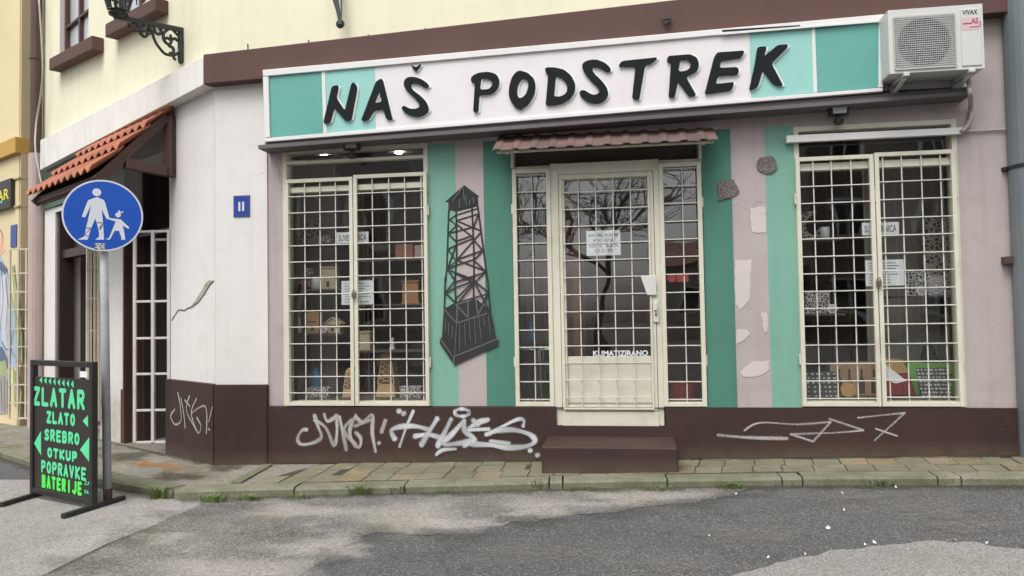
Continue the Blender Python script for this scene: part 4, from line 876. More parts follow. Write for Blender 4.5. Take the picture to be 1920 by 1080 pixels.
for k in range(5):
    a = 2*math.pi*k/5
    P0 = [(gc[0]+.04*math.cos(a-.3), gc[1]+.04*math.sin(a-.3)), (gc[0]+gr_*.93*math.cos(a-.45), gc[1]+gr_*.93*math.sin(a-.45)), (gc[0]+gr_*.95*math.cos(a+.1), gc[1]+gr_*.95*math.sin(a+.1)), (gc[0]+gr_*.9*math.cos(a+.45), gc[1]+gr_*.9*math.sin(a+.45)), (gc[0]+.05*math.cos(a+.6), gc[1]+.05*math.sin(a+.6))]
    mb.prism(F, P0, AD-.10, AD-.09)
mb.disc(F, *gc, .055, AD-.11, AD-.07, 20); mb.build('fan', M['ac_fan'], ac)
mb = MB()
for k in range(33):
    u = g0+(g1-g0)*k/32; w = .0022 if 0 < k < 32 else .006; mb.box(F, u-w, u+w, h0, h1, AD+.004, AD+.008)
for k in range(25):
    v = h0+(h1-h0)*k/24; w = .0026 if 0 < k < 24 else .006; mb.box(F, g0, g1, v-w, v+w, AD+.0085, AD+.012)
mb.build('fan_guard', M['ac_grille'], ac)
q0, q1 = u0+(u1-u0)*.765, u0+(u1-u0)*.97
mb = MB(); mb.box(F, q0, q1, v0+(v1-v0)*.05, v0+(v1-v0)*.93, AD+.001, AD+.008); mb.build('front_panel', M['ac'], ac, bevel=.004)
text('lettering', 'VIVAX', F, q0+.012, q1-.02, v0+(v1-v0)*.835, v0+(v1-v0)*.91, AD+.009, M['letter'], ac, .02)
mb = MB(); mb.box(F, q0+.002, q1-.012, v0+(v1-v0)*.60, v0+(v1-v0)*.79, AD+.0085, AD+.0095); stk = mb.build('sticker', M['pink'], ac)
text('lettering', 'AS', F, q0+.072, q0+.125, v0+(v1-v0)*.69, v0+(v1-v0)*.78, AD+.0105, M['red'], stk, .03)
mb = MB(); mb.box(F, q0+.01, q0+.075, v0+(v1-v0)*.69, v0+(v1-v0)*.71, AD+.0098, AD+.0105); mb.box(F, q0+.06, q0+.13, v0+(v1-v0)*.635, v0+(v1-v0)*.65, AD+.0098, AD+.0105); mb.box(F, q0+.135, q0+.142, v0+(v1-v0)*.64, v0+(v1-v0)*.73, AD+.0098, AD+.0105); mb.build('fine_print', M['red'], stk)
for fu in (.17, .86):
    u = u0+(u1-u0)*fu; mb = MB()
    mb.box(F, u-.022, u+.022, v0-.028, v0-.001, .072, AD+.02); mb.bar(F.P(u, v0-.03, AD-.03), F.P(u, v0-.10, .10), .03, .018)
    mb.box(F, u-.018, u+.018, v0-.115, v0+.12, .072, .09)
    mb.build('bracket', M['ac'], ac, bevel=.003)
# refrigerant line, cable trunking
def tube_px(name, pts, pl, d, r, mat, label, cat, smooth=True):
    q = [pl.hit(x, y, dd if (dd := (p[2] if len(p := (x, y, *rest)) > 2 else d)) is not None else d) for x, y, *rest in pts]
    m = MB(); m.tube(cat_rom(q, 5) if smooth else q, r, 8); return props(m.build(name, mat, smooth=True), label, cat)
tube_px('refrigerant_pipe', [(1812, 135, .25), (1816, 152, .2), (1819, 175, .31), (1820, 200, .05), (1820, 222, .03), (1812, 238, .04), (1803, 246, .08)], F, .05, .018, M['cable'], 'grey insulated pipe dropping from the air conditioner to the white trunking', 'pipe')
mb = MB(); mb.pxbox(F, (1475, 254), (1806, 238.5), (1806, 250.5), (1475, 267), .012, .065); mb.build('cover', M['sign_frame']).name
o = bpy.context.scene.objects['cover']; o.name = 'cable_trunking'; props(o, 'white rectangular trunking bar across the top of the right shop window', 'trunking')
tube_px('cable', [(1803, 246, .03), (1825, 246, .02), (1860, 244, .015), (1896, 242, .02)], F, .02, .008, M['cable'], 'thin pale cable running right from the white trunking to the grey downpipe', 'cable')
# floodlights
for (x, y), d, lb in (((655, 275), .16, 'small black floodlight with sensor hanging over the left shop window'), ((1576, 209), .16, 'small black floodlight with sensor and white lens over the right shop window')):
    p = F.hit(x, y, d); t = thing('floodlight', lb, 'lamp', p, 'floodlights under the sign ledge'); u, v = p.x, p.z
    wallz = F.P(u, v+.03, 0)
    mb = MB(); mb.bar(F.P(u-.04, v+.05, 0.0), F.P(u-.04, v+.05, .06), .03); mb.bar(F.P(u-.06, v+.05, .06), F.P(u+.05, v+.05, .06), .02); mb.build('bracket', M['black_metal'], t)
    a_ = Vector((0, -.8, -.45)).normalized()
    hp = Plane(F.P(u, v, .11), (1, 0, 0), (0, -1, 0)); mb = MB(); mb.slant(F, (u-.08, v+.075), (u+.085, v+.075), (u+.075, v-.02), (u-.07, v-.02), .062, .13); hd = mb.build('lamp_head', M['black_metal'], t, bevel=.006)
    mb = MB(); mb.slant(F, (u-.055, v+.055), (u+.062, v+.055), (u+.055, v-.005), (u-.05, v-.005), .1305, .134); mb.build('lens', M['china' if x > 1000 else 'cable'], hd)
    mb = MB(); mb.bar(F.P(u, v-.02, .09), F.P(u, v-.05, .09), .03); mb.lathe(F.P(u, v-.10, .10), [(.01, 0), (.035, .012), (.04, .035), (.03, .055)], 12); mb.build('sensor', M['black_metal'], t, smooth=False)

# ------------------------------------------------------------------ little tiled canopy over the shop door
cn = thing('door_canopy', 'small faded red corrugated canopy over the shop door', 'canopy', F.P(-.15, 3.0, .2))
ua, ub = F.u(941, 260, .0), F.u(1330, 245, .0); za, zb = F.v(941, 256, .02), F.v(1335, 240, .02)
df = .34; zfa, zfb = F.v(940, 281, df), F.v(1322, 262, df)
mb = MB(); nu, nv = 12*8, 6; idx = []
for j in range(nv+1):
    t = j/nv
    for i in range(nu+1):
        s_ = i/nu; u = ua-.03+(ub-ua+.06)*s_; z = (za+(zb-za)*s_)*(1-t)+(zfa+(zfb-zfa)*s_)*t
        w = .012*min(1, max(0, 1.5*math.sin(2*math.pi*s_*12.0))) + (.012 if (j >= 3) else 0)*0
        mb.v.append(F.P(u, z+w, .01+df*t))
for j in range(nv):
    for i in range(nu): a = j*(nu+1)+i; mb.f.append([a, a+nu+1, a+nu+2, a+1]); mb.m.append(0)
n0 = len(mb.v); mb.v += [p-Vector((0, 0, .008)) for p in mb.v[:n0]]
for j in range(nv):
    for i in range(nu): a = n0+j*(nu+1)+i; mb.f.append([a+1, a+nu+2, a+nu+1, a]); mb.m.append(0)
for i in range(nu): a = nv*(nu+1)+i; mb.f.append([a, a+n0, a+n0+1, a+1]); mb.m.append(0)
mb.build('corrugated_sheet', M['tile_red'], cn)
mb = MB(); mb.slant(F, (ua, zfa-.004), (ub, zfb-.004), (ub, zfb-.02), (ua, zfa-.02), df-.06, df-.035); mb.build('front_rail', M['cream'], cn)
for u, zt_, zf in ((CW[0]+.012, za, zfa), (CW[1]-.012, zb, zfb)):
    mb = MB(); mb.bar(F.P(u, zt_-.04, .02), F.P(u, zf-.02, df-.05), .025); mb.bar(F.P(u, zt_-.05, .012), F.P(u, 2.82, .012), .022); mb.build('bracket', M['cream'], cn)

# ------------------------------------------------------------------ clay tiled canopy over the side doorway
ur = L.u(328, 205, .03); zrt = L.v(328, 205, .03)
dE, zE = L.side(176, 327, ur); ulx = L.u(52, 354, dE); zl = L.v(52, 354, dE); 
print('canopy', ur, zrt, dE, zE, ulx, zl)
cn = thing('tiled_canopy', 'orange clay tiled canopy over the side doorway', 'canopy', L.P((ur+ulx)/2, zE, dE/2))
NW = 11
for k in range(3):
    mb = MB(); t0, t1 = k/3-.02, (k+1)/3+.03
    nu = NW*8; n0 = 0
    for lay_ in (0, 1):
        for j in range(5):
            t = t0+(t1-t0)*j/4
            for i in range(nu+1):
                s_ = i/nu; u = ulx+(ur-ulx)*s_; z = zrt+(zE-zrt)*t - (0) + .065*(j/4)
                w = .05*(.5+.5*math.cos(2*math.pi*s_*NW))
                mb.v.append(L.P(u, z+w-.014*lay_, .03+(dE-.03)*t))
    m_ = 5*(nu+1)
    for lay_ in (0, 1):
        for j in range(4):
            for i in range(nu):
                a = lay_*m_+j*(nu+1)+i; q = [a, a+1, a+nu+2, a+nu+1]; mb.f.append(q if lay_ else q[::-1]); mb.m.append(0)
    for i in range(nu): a = 4*(nu+1)+i; mb.f.append([a, a+1, a+1+m_, a+m_]); mb.m.append(0)
    for j in range(4):
        for e in (0, nu): a = j*(nu+1)+e; mb.f.append([a, a+nu+1, a+nu+1+m_, a+m_]); mb.m.append(0)
    mb.build('tile_course', M['tile'], cn, smooth=False)
for u in (ur-.07, ulx+.12):
    zlo, zto = L.v(325, 325), zrt-.06
    mb = MB(); mb.bar(L.P(u, zlo-.05, .05), L.P(u, zto, .05), .09, .09); mb.bar(L.P(u, zlo, .09), L.P(u, zlo+.03, dE*.62), .08, .10); mb.bar(L.P(u, zto-.02, .09), L.P(u, zE-.05, dE-.04), .07, .09)
    mb.bar(L.P(u, zlo+.05, dE*.58), L.P(u, zE+(zrt-zE)*.42-.1, dE*.58), .07)
    mb.build('bracket', M['wood_dark'], cn, bevel=.005)
mb = MB(); mb.bar(L.P(ulx+.1, zE-.02, dE-.1), L.P(ur-.03, zE-.02, dE-.1), .07, .08); mb.slant(L, (ulx+.1, zrt-.08), (ur-.03, zrt-.08), (ur-.03, zrt-.085), (ulx+.1, zrt-.085), .03, .06)
q = [L.P(ulx+.05, zrt-.035, .04), L.P(ur-.03, zrt-.035, .04), L.P(ur-.03, zE-.03, dE-.05), L.P(ulx+.05, zE-.03, dE-.05)]
mb.add(q+[p-Vector((0, 0, .02)) for p in q], [(0, 1, 2, 3), (7, 6, 5, 4), (0, 4, 5, 1), (1, 5, 6, 2), (2, 6, 7, 3), (3, 7, 4, 0)]); mb.build('eaves_board', M['wood_dark'], cn)

# ------------------------------------------------------------------ wall lantern on scrolled bracket
ul = L.u(343, 90)
dt, ztip = L.side(222, 32, ul)
LP = Plane(L.P(ul, 0, 0), L.N*-1, L.U*-1)
lt = thing('wall_lantern', 'black wrought iron street lantern on a scrolled wall bracket at the corner', 'street lamp', L.P(ul, LP.v(343, 118), 0))
def lp(pts, n=5): return [LP.P(p.x, p.y) for p in cat_rom([LP.uv(180+x/8.306, y/8.306) for x, y in pts], n)]
mb = MB(); mb.bar(LP.P(*LP.uv(214, 31)), LP.P(*LP.uv(344, 57)), .035, .045); mb.bar(L.P(ul, LP.v(343, 55), .02), L.P(ul, LP.v(343, 117), .02), .05, .04); mb.bar(L.P(ul-.05, LP.v(343, 55), .012), L.P(ul-.05, LP.v(343, 117), .012), .02)
br_ = mb.build('bracket', M['iron'], lt)
mb = MB()
for p in ([(880, 470), (885, 540), (930, 660), (1000, 760), (1080, 840), (1200, 860), (1290, 810), (1315, 720), (1310, 620), (1280, 560), (1200, 470)], [(760, 400), (690, 440), (690, 510), (750, 570), (805, 535), (785, 480), (722, 490)], [(510, 365), (520, 405), (545, 400)], [(560, 350), (630, 375), (662, 440), (625, 482), (580, 458)],
          [(900, 420), (925, 505), (985, 530), (1018, 480), (980, 440)], [(1120, 460), (1052, 520), (1062, 630), (1132, 692), (1172, 640), (1112, 592), (1078, 604)], [(1160, 540), (1175, 610), (1235, 600), (1270, 645)], [(1130, 712), (1195, 745), (1205, 815), (1140, 830)], [(1205, 865), (1215, 910), (1245, 930)], [(1285, 865), (1335, 920), (1310, 990)], [(800, 420), (860, 500), (830, 400)], [(780, 540), (860, 510)]):
    mb.tube(lp(p), .016, 6)
mb.build('scrollwork', M['iron'], br_, smooth=True)
ctr = LP.P(*LP.uv(222, 31)); mb = MB()
mb.lathe(ctr, [(.05, -.02), (.06, .0), (.10, .02), (.07, .04), (.09, .06)], 6)
for k in range(6):
    a, b = 2*math.pi*k/6+.3, 2*math.pi*(k+1)/6+.3
    f = lambda a, r, h: ctr+Vector((math.cos(a)*r, math.sin(a)*r, h))
    mb.bar(f(a, .09, .06), f(a, .19, .42), .018); mb.bar(f(a, .19, .42), f(b, .19, .42), .022); mb.bar(f(a, .125, .19), f(b, .125, .19), .014); mb.bar(f(a, .165, .22), f(b, .215, .20), .012); mb.bar(f((a+b)/2, .085, .06), f((a+b)/2, .165, .42), .012)
mb.lathe(ctr+Vector((0, 0, .42)), [(.22, 0), (.12, .14), (.05, .2), (.03, .28), (.005, .34)], 6); mb.build('lantern_cage', M['iron'], lt)
mb = MB(); mb.lathe(ctr+Vector((0, 0, .07)), [(.075, 0), (.165, .34)], 6); mb.build('lantern_glass', M['glass'], lt)
# hanging hook of a second lamp above the front
h = F.hit(634, 0, .08); mb = MB()
mb.tube([h+Vector((-.02, .02, .5)), F.hit(629, 0, .1), F.hit(634, 20, .12), F.hit(637, 40, .14)], [.03, .028, .02, .014], 8); mb.tube([h+Vector((.03, .02, .5)), F.hit(640, 0, .1), F.hit(640, 20, .12), F.hit(639, 40, .14)], .008, 6); mb.tube([F.hit(638+7*math.cos(a*.6283), 45+7*math.sin(a*.6283), .14) for a in range(11)], .008, 6)
mb.lathe(F.hit(638, 53, .14), [(.008, 0), (.03, .03), (.02, .07)], 8); mb.bar(h+Vector((0, .08, .3)), h+Vector((0, .0, .3)), .04); props(mb.build('iron_hook', M['iron']), 'black iron hook bracket on the cream wall above the sign', 'hook')
h = F.hit(1250, 40, .16); mb = MB(); mb.tube([h+Vector((.0, .05, .05)), h+Vector((.02, 0, .0)), h+Vector((-.02, -.02, -.03))], .012, 6); mb.bar(h+Vector((-.04, .0, .02)), h+Vector((.04, 0, .03)), .02); props(mb.build('cornice_clip', M['iron']), 'small rusty metal clip on the brown cornice above the sign', 'clip')

# ------------------------------------------------------------------ house number
a = F.uv(437, 367, .03); b = F.uv(468, 406, .03)
t = thing('house_number_plate', 'small blue enamel house number plate reading 11 on the white pier', 'plate', F.P((a[0]+b[0])/2, b[1], .02))
mb = MB(); mb.box(F, a[0], b[0], b[1], a[1], .0185, .026); mb.build('plate', M['blue_plate'], t, bevel=.002)
w, h = b[0]-a[0], a[1]-b[1]
for k in (0, 1): text('digit', '1', F, a[0]+w*(.31+.23*k), a[0]+w*(.43+.23*k), b[1]+h*.27, a[1]-h*.30, .0272, M['china'], t, .0)
mb = MB()
for q in ((a[0]+.008, b[0]-.008, a[1]-.012, a[1]-.009), (a[0]+.008, b[0]-.008, b[1]+.009, b[1]+.012), (a[0]+.008, a[0]+.011, b[1]+.012, a[1]-.012), (b[0]-.011, b[0]-.008, b[1]+.012, a[1]-.012)): mb.box(F, *q, .0261, .0268)
mb.build('border', M['mural_grey'], t)

# ------------------------------------------------------------------ pipes
p0 = L.hit(66, 200, .1); p1 = L.hit(67, 292, .1)
t = thing('downpipe', 'rainwater pipe at the left end of the building, brown above and pinkish below', 'pipe', (p1.x, p1.y, zp(p1.x)))
mb = MB(); mb.tube([(p1.x, p1.y, p1.z), (p1.x, p1.y, 7.2)], .075, 14)
for z in (p1.z+.02, p1.z+1.4): mb.tube([(p1.x, p1.y, z), (p1.x, p1.y, z+.05)], .086, 14)
mb.bar((p1.x+.04, p1.y+.02, p1.z+1.42), L.P(L.u(74, 200), p1.z+1.42, -.02), .03); mb.build('upper_pipe', M['pipe_brown'], t, smooth=False)
mb = MB(); mb.tube([(p1.x+.03, p1.y-.02, zp(p1.x)-.02), (p1.x+.03, p1.y-.02, p1.z+.02)], .10, 14); mb.build('lower_pipe', M['pipe_pink'], t, smooth=False)
tube_px('cable', [(73, 0, .12), (77, 60, .12), (80, 130, .12), (76, 180, .12), (68, 230, .15), (66, 275, .22), (72, 315, .22), (78, 345, .22)], L, .12, .012, M['cable'], 'thin grey cable hanging beside the brown rainwater pipe', 'cable')
p = F.hit(1914, 200, .1); p.x = F.u(1893, 300, .1)+.20
t = thing('downpipe', 'wide blue grey downpipe at the right edge of the shop front', 'pipe', (p.x, -.08, zp(p.x)))
mb = MB(); mb.tube([(p.x, -.08, zp(p.x)-.05), (p.x, -.08, 7.2)], .19, 24); mb.build('pipe', M['downpipe_grey'], t, smooth=False)
cz = F.v(1910, 313, .1); mb = MB(); mb.tube([(p.x, -.08, cz-.015), (p.x, -.08, cz+.015)], .196, 24); mb.bar((p.x-.19, -.05, cz), (p.x-.21, .02, cz), .03); mb.build('clamp', M['black_metal'], t)
mb = MB(); mb.box(F, F.u(1886, 487, .08), 3.3, F.v(1890, 494, .08), F.v(1890, 481, .08), 0, .08); mb.build('wall_bracket', M['pipe_brown'], BL)
mb = MB(); mb.add([(3.2, .01, -.5), (14, .01, -.5), (14, .01, 7.5), (3.2, .01, 7.5)], [(0, 1, 2, 3)]); mb.add([(3.2, .3, -.5), (14, .3, -.5), (14, .3, 7.5), (3.2, .3, 7.5)], [(3, 2, 1, 0)]); mb.add([(14, .01, -.5), (14, .3, -.5), (14, .3, 7.5), (14, .01, 7.5)], [(0, 1, 2, 3)])
nb = thing('neighbouring_building', 'grey rendered building adjoining the shop on the right, behind the wide downpipe', 'building', (3.25, .01, .28)); mb.build('wall', M['far_wall_b'], nb)

# ------------------------------------------------------------------ yellow neighbour at the far left
q = ray(34, 600); k = (L.P(L.u(60, 600), 0, .35) - CP); tt = k.dot(FW)/q.dot(FW); cpt = CP+q*tt
A30 = R(30); NB = Plane((cpt.x, cpt.y, 0), (math.cos(A30), -math.sin(A30), 0), (-math.sin(A30), -math.cos(A30), 0))
nbr = thing('yellow_building', 'yellow neighbouring building with an ochre string course and painted lower wall', 'building', (cpt.x, cpt.y, .0))
mb = MB(); mb.box(NB, -8, 0, -.4, 7.5, -2.5, 0); mb.build('wall', M['n_yellow'], nbr)
mb = MB(); mb.box(NB, .001, .05, -.4, 7.48, -2.5, -.01); mb.build('return_wall', M['n_tan'], nbr)
ob0, ob1 = NB.v(15, 292, .06), NB.v(15, 262, .06); mb = MB(); mb.box(NB, -8, .052, ob0, ob1, -2.4, .07); mb.build('string_course', M['n_ochre'], nbr, bevel=.01)
for y in (332, 385): z = NB.v(40, y); mb = MB(); mb.box(NB, -8, .055, z-.012, z+.012, -2, .02); mb.build('groove_band', M['n_tan'], nbr)
mb = MB(); a = NB.uv(20, 423, .01); b = NB.uv(31, 462, .01); mb.box(NB, a[0], b[0], b[1], a[1], .001, .012); props(mb.build('blue_plate', M['blue_plate']), 'narrow blue plate on the yellow wall at the far left', 'plate')
t_ = NB.uv(20, 334, .06); b_ = NB.uv(20, 388, .06); ts = thing('jeweller_sign', 'black sign with yellow letters on the yellow building, cut by the left edge', 'sign', NB.P(t_[0]-.5, b_[1], .03))
mb = MB(); mb.box(NB, t_[0]-1.9, t_[0], b_[1], t_[1], .02, .06); mb.build('board', M['board'], ts)
a = NB.uv(17, 352, .06); b = NB.uv(17, 372, .06); text('lettering', 'ZLATAR', NB, a[0]-1.35, a[0], b[1], a[1], .062, M['yellow_text'], ts, .02)
mb = MB(); a = NB.uv(4, 378, .06); mb.prism(NB, [(a[0]-.1, a[1]), (a[0], a[1]+.03), (a[0], a[1]-.03)], .0605, .062); mb.build('arrow', M['green_a'], ts)
def np_(name, pts, mat, d): 
    m = MB(); m.prism(NB, [NB.uv(x, y, d) for x, y in pts], .001, d); m.build(name, mat, nbr)
np_('wall_painting', [(-40, 480), (0, 478), (12, 500), (20, 560), (34, 620), (30, 690), (-40, 695)], M['mural_blue'], .003)
np_('wall_painting', [(-40, 498), (2, 490), (14, 505), (10, 515), (0, 505), (-40, 512)], M['mural_dblue'], .005)
np_('wall_painting', [(22, 500), (28, 495), (32, 540), (40, 600), (42, 690), (30, 640), (26, 560)], M['mural_green'], .0035)
np_('wall_painting', [(-40, 660), (4, 650), (14, 672), (20, 690), (-40, 700)], M['mural_dblue'], .0062)
np_('wall_painting', [(-40, 690), (10, 675), (14, 702), (-40, 730)], M['mural_green'], .0075)
np_('wall_painting', [(-40, 705), (12, 700), (20, 720), (19, 775), (-40, 782)], M['far_wall_b'], .0066)
np_('wall_painting', [(24, 690), (34, 700), (40, 740), (38, 775), (26, 760)], M['mural_green'], .0068)
np_('wall_painting', [(2, 520), (10, 515), (14, 560), (10, 620), (14, 660), (4, 640), (0, 580)], M['china'], .0082)
for i, pts in enumerate(([(12, 500), (22, 560), (36, 625), (32, 690)], [(2, 500), (6, 560), (0, 620)], [(10, 520), (16, 580), (22, 640), (18, 690)], [(26, 500), (34, 560), (42, 640), (40, 700)], [(0, 430), (5, 445), (2, 470)], [(2, 710), (4, 770)], [(8, 705), (9, 772)], [(14, 712), (14, 772)], [(26, 620), (20, 650), (28, 670)], [(4, 640), (12, 655), (20, 650)])):
    m = MB(); m.stroke(NB, [p.xy for p in cat_rom([NB.uv(x, y, .009) for x, y in pts], 4)], .022, .009+.0003*i, 1.0); m.build('painted_line', M['spray_k'], nbr)
np_('wall_painting', [(-20, 445), (4, 440), (10, 468), (0, 480), (-20, 482)], M['mural_pinkish'], .0045)

# ------------------------------------------------------------------ pedestrian sign
pb_ = G(202, 944); 
t = thing('pedestrian_sign', 'round blue pedestrian zone sign on a worn steel pole', 'road sign', pb_)
vw = Vector((CP.x-pb_.x, CP.y-pb_.y, 0)).normalized(); SP = Plane((pb_.x, pb_.y, 0), Vector((-vw.y, vw.x, 0)), vw)
cu, cv = SP.uv(193.5, 404, .06); hw = (SP.u(270, 404, .06)-SP.u(117, 404, .06))/2
print('disc r', hw, 'pole', pb_, cv)
lean = SP.P(cu, cv, 0)
mb = MB(); mb.tube([(pb_.x, pb_.y, pb_.z-.1), Vector((pb_.x, pb_.y, pb_.z)).lerp(lean, .5), lean+Vector((0, 0, .1))], .032, 14); mb.build('pole', M['steel'], t, smooth=True)
mb = MB(); mb.tube([(pb_.x, pb_.y, pb_.z), (pb_.x, pb_.y, pb_.z+.12)], .0335, 14); mb.build('pole_foot', M['pipe_brown'], t)
mb = MB(); mb.disc(SP, cu, cv, hw, .045, .058, 64, 0, 1); ds = mb.build('sign_disc', [M['sign_wht'], M['steel']], t)
mb = MB(); mb.disc(SP, cu, cv, hw*.955, .0582, .0590, 64); mb.build('blue_field', M['sign_blue'], ds)
for z_ in (.1, -.14): mb = MB(); mb.bar(SP.P(cu-.05, cv+z_, .038), SP.P(cu+.05, cv+z_, .038), .03, .012); mb.build('clamp', M['steel'], t)
k2 = lambda p: [SP.uv(110+x/7.2, 330+y/7.2, .06) for x, y in p]
mb = MB(); dd0, dd1 = .0591, .0600
c0, = k2([(515, 220)]); mb.disc(SP, c0[0], c0[1], abs(k2([(575, 220)])[0][0]-c0[0]), dd0, dd1, 28)
mb.prism(SP, k2([(520, 282), (400, 325), (378, 370), (312, 550), (358, 558), (438, 395), (412, 520), (372, 690), (352, 800), (330, 825), (268, 850), (270, 860), (390, 860), (405, 815), (440, 700), (495, 575), (520, 650), (545, 760), (545, 825), (500, 850), (502, 860), (612, 860), (605, 720), (592, 560), (580, 450), (648, 582), (685, 570), (628, 360), (610, 325)]), dd0, dd1)
c0, = k2([(803, 525)]); mb.disc(SP, c0[0], c0[1], abs(k2([(841, 525)])[0][0]-c0[0]), dd0, dd1, 24)
mb.prism(SP, k2([(795, 470), (825, 465), (835, 490), (870, 475), (872, 492), (838, 503), (815, 498)]), dd0+.0001, dd1+.0002)
mb.prism(SP, k2([(655, 580), (690, 568), (835, 585), (955, 695), (940, 715), (862, 665), (880, 730), (900, 860), (842, 860), (850, 840), (815, 740), (755, 740), (690, 860), (632, 855), (680, 835), (770, 615)]), dd0+.0002, dd1+.0004)
mb.build('pictogram', M['sign_wht'], ds)
mb = MB(); q = k2([(485, 905), (628, 990)]); mb.box(SP, q[0][0], q[1][0], q[1][1], q[0][1], dd0, dd1); mb.build('sticker', M['fret_w'], ds)
for s in ([(375, 700), (430, 710), (360, 780), (370, 810), (410, 805)], [(520, 630), (590, 640), (540, 720), (590, 650), (560, 725)]): mb = MB(); mb.stroke(SP, [p.xy for p in cat_rom(k2(s), 4)], .008, .0612, 1.0); mb.build('pen_scribble', M['spray_k'], ds)

# ------------------------------------------------------------------ pavement board
fl, fr_ = G(63, 934), G(175, 955)
ax = (fr_-fl); ax.z = 0; BP = Plane((fl.x, fl.y, 0), ax, Vector((ax.y, -ax.x, 0)))
wid = ax.length
if BP.N.dot(CP-fl) < 0: BP.N *= -1
print('board width', wid, BP.v(60, 673), BP.v(170, 680))
t = thing('pavement_board', 'black free standing board with green hand painted ZLATAR lettering and arrows', 'sign', (fl+fr_)/2)
ztop = (BP.v(60, 673)+BP.v(172, 680))/2
mb = MB(); q = .045
mb.box(BP, 0-q/2, q/2, min(fl.z, fr_.z)-.0, ztop, -q/2, q/2); mb.box(BP, wid-q/2, wid+q/2, fr_.z, ztop, -q/2, q/2); mb.box(BP, q/2, wid-q/2, ztop-q, ztop, -q/2+.001, q/2-.001)
zb = BP.v(70, 925); mb.box(BP, q/2, wid-q/2, fl.z+.05, fl.z+.05+q, -q/2+.001, q/2-.001)
fm = mb.build('frame', M['black_frame'], t, bevel=.004)
for p, e0, e1 in ((fl, G(2, 952), G(135, 912)), (fr_, G(118, 974), G(232, 938))):
    for e in (e0, e1): pass
    mb = MB(); mb.bar(e0+Vector((0, 0, .022)), e1+Vector((0, 0, .022)), .042, .04); mb.build('foot', M['black_frame'], t, bevel=.004)
bz0, bz1 = BP.v(75, 915), BP.v(70, 706)
mb = MB(); mb.box(BP, q/2, wid-q/2, bz0, bz1, -.008, .008); mb.build('panel', M['board'], t)
ST = {'A': [[(0, 0), (.5, 1), (1, 0)], [(.2, .34), (.8, .34)]], 'Z': [[(0, 1), (1, 1), (0, 0), (1, 0)]], 'L': [[(0, 1), (0, 0), (1, 0)]], 'T': [[(0, 1), (1, 1)], [(.5, 1), (.5, 0)]], 'R': [[(0, 0), (0, 1), (.8, 1), (1, .8), (.8, .5), (0, .5)], [(.4, .5), (1, 0)]],
      'O': [[(.5, 1), (.1, .85), (0, .5), (.1, .15), (.5, 0), (.9, .15), (1, .5), (.9, .85), (.5, 1)]], 'S': [[(1, .9), (.5, 1), (0, .8), (.2, .55), (.8, .45), (1, .2), (.5, 0), (0, .1)]], 'E': [[(1, 1), (0, 1), (0, 0), (1, 0)], [(0, .5), (.8, .5)]], 'B': [[(0, 0), (0, 1), (.8, 1), (.95, .78), (.75, .53), (0, .53)], [(.75, .53), (1, .27), (.8, 0), (0, 0)]],
      'K': [[(0, 0), (0, 1)], [(1, 1), (.05, .5), (1, 0)]], 'U': [[(0, 1), (0, .2), (.3, 0), (.7, 0), (1, .2), (1, 1)]], 'P': [[(0, 0), (0, 1), (.8, 1), (1, .75), (.8, .48), (0, .48)]], 'V': [[(0, 1), (.5, 0), (1, 1)]], 'I': [[(.5, 0), (.5, 1)]], 'J': [[(1, 1), (1, .2), (.6, 0), (0, .12)]]}
def hand_text(s, u0, u1, v0, v1, w, mat, d0=.009):
    n = len(s); cw = (u1-u0)/(n-.18); mb = MB(); z = 0
    for i, ch in enumerate(s):
        for stx in ST[ch]:
            z += 1; pts = []
            for a, b in stx: pts.append((u0+i*cw+w/2+a*(cw*.82-w), v0+w/2+b*(v1-v0-w)))
            for p_, q_ in zip(pts, pts[1:]):
                z += 1; mb.prism(BP, outline([Vector(p_), Vector(q_)], w, 4), d0+.00006*z-.00005, d0+.00006*z)
    return mb.build('lettering', mat, t)
for s, x0, x1, yt, yb, w, m in (('ZLATAR', 62, 159, 724, 760, .036, 'green_a'), ('ZLATO', 87, 141, 770, 793.5, .027, 'green_a'), ('SREBRO', 83, 149.5, 803, 826, .026, 'green_a'), ('OTKUP', 88.5, 145, 838, 858, .026, 'green_a'), ('POPRAVKE', 77, 162, 862, 886, .024, 'green_a'), ('BATERIJE', 78, 154, 889, 914, .027, 'green_b'), ('ZA', 158, 168, 901, 909, .007, 'green_a'), ('SAT', 158, 170.5, 918, 925, .007, 'green_a')):
    a = BP.uv(x0, yb, .01); b = BP.uv(x0, yt, .01); c = BP.u(x1, (yb+yt)/2, .01)
    hand_text(s, a[0], c, a[1], b[1], w, M[m])
mb = MB()
def tri(x0, x1, y0, y1):
    a = BP.uv(x0, (y0+y1)/2, .01); b = BP.uv(x1, y0, .01); c = BP.uv(x1, y1, .01); mb.prism(BP, [a, b, c], .009, .0105)
for k in range(8): tri(74+8.4*k, 79+8.4*k, 706+1.0*k, 719+1.2*k)
tri(64, 77, 808, 854); tri(150, 168, 819, 867); tri(155, 165, 778, 801)
mb.build('arrows', M['green_a'], t)
mb = MB(); a, b = BP.uv(150, 696, .01), BP.uv(164, 708, .01); mb.box(BP, a[0], b[0], b[1], a[1], .0085, .012); mb.build('price_tag', M['paper'], t)

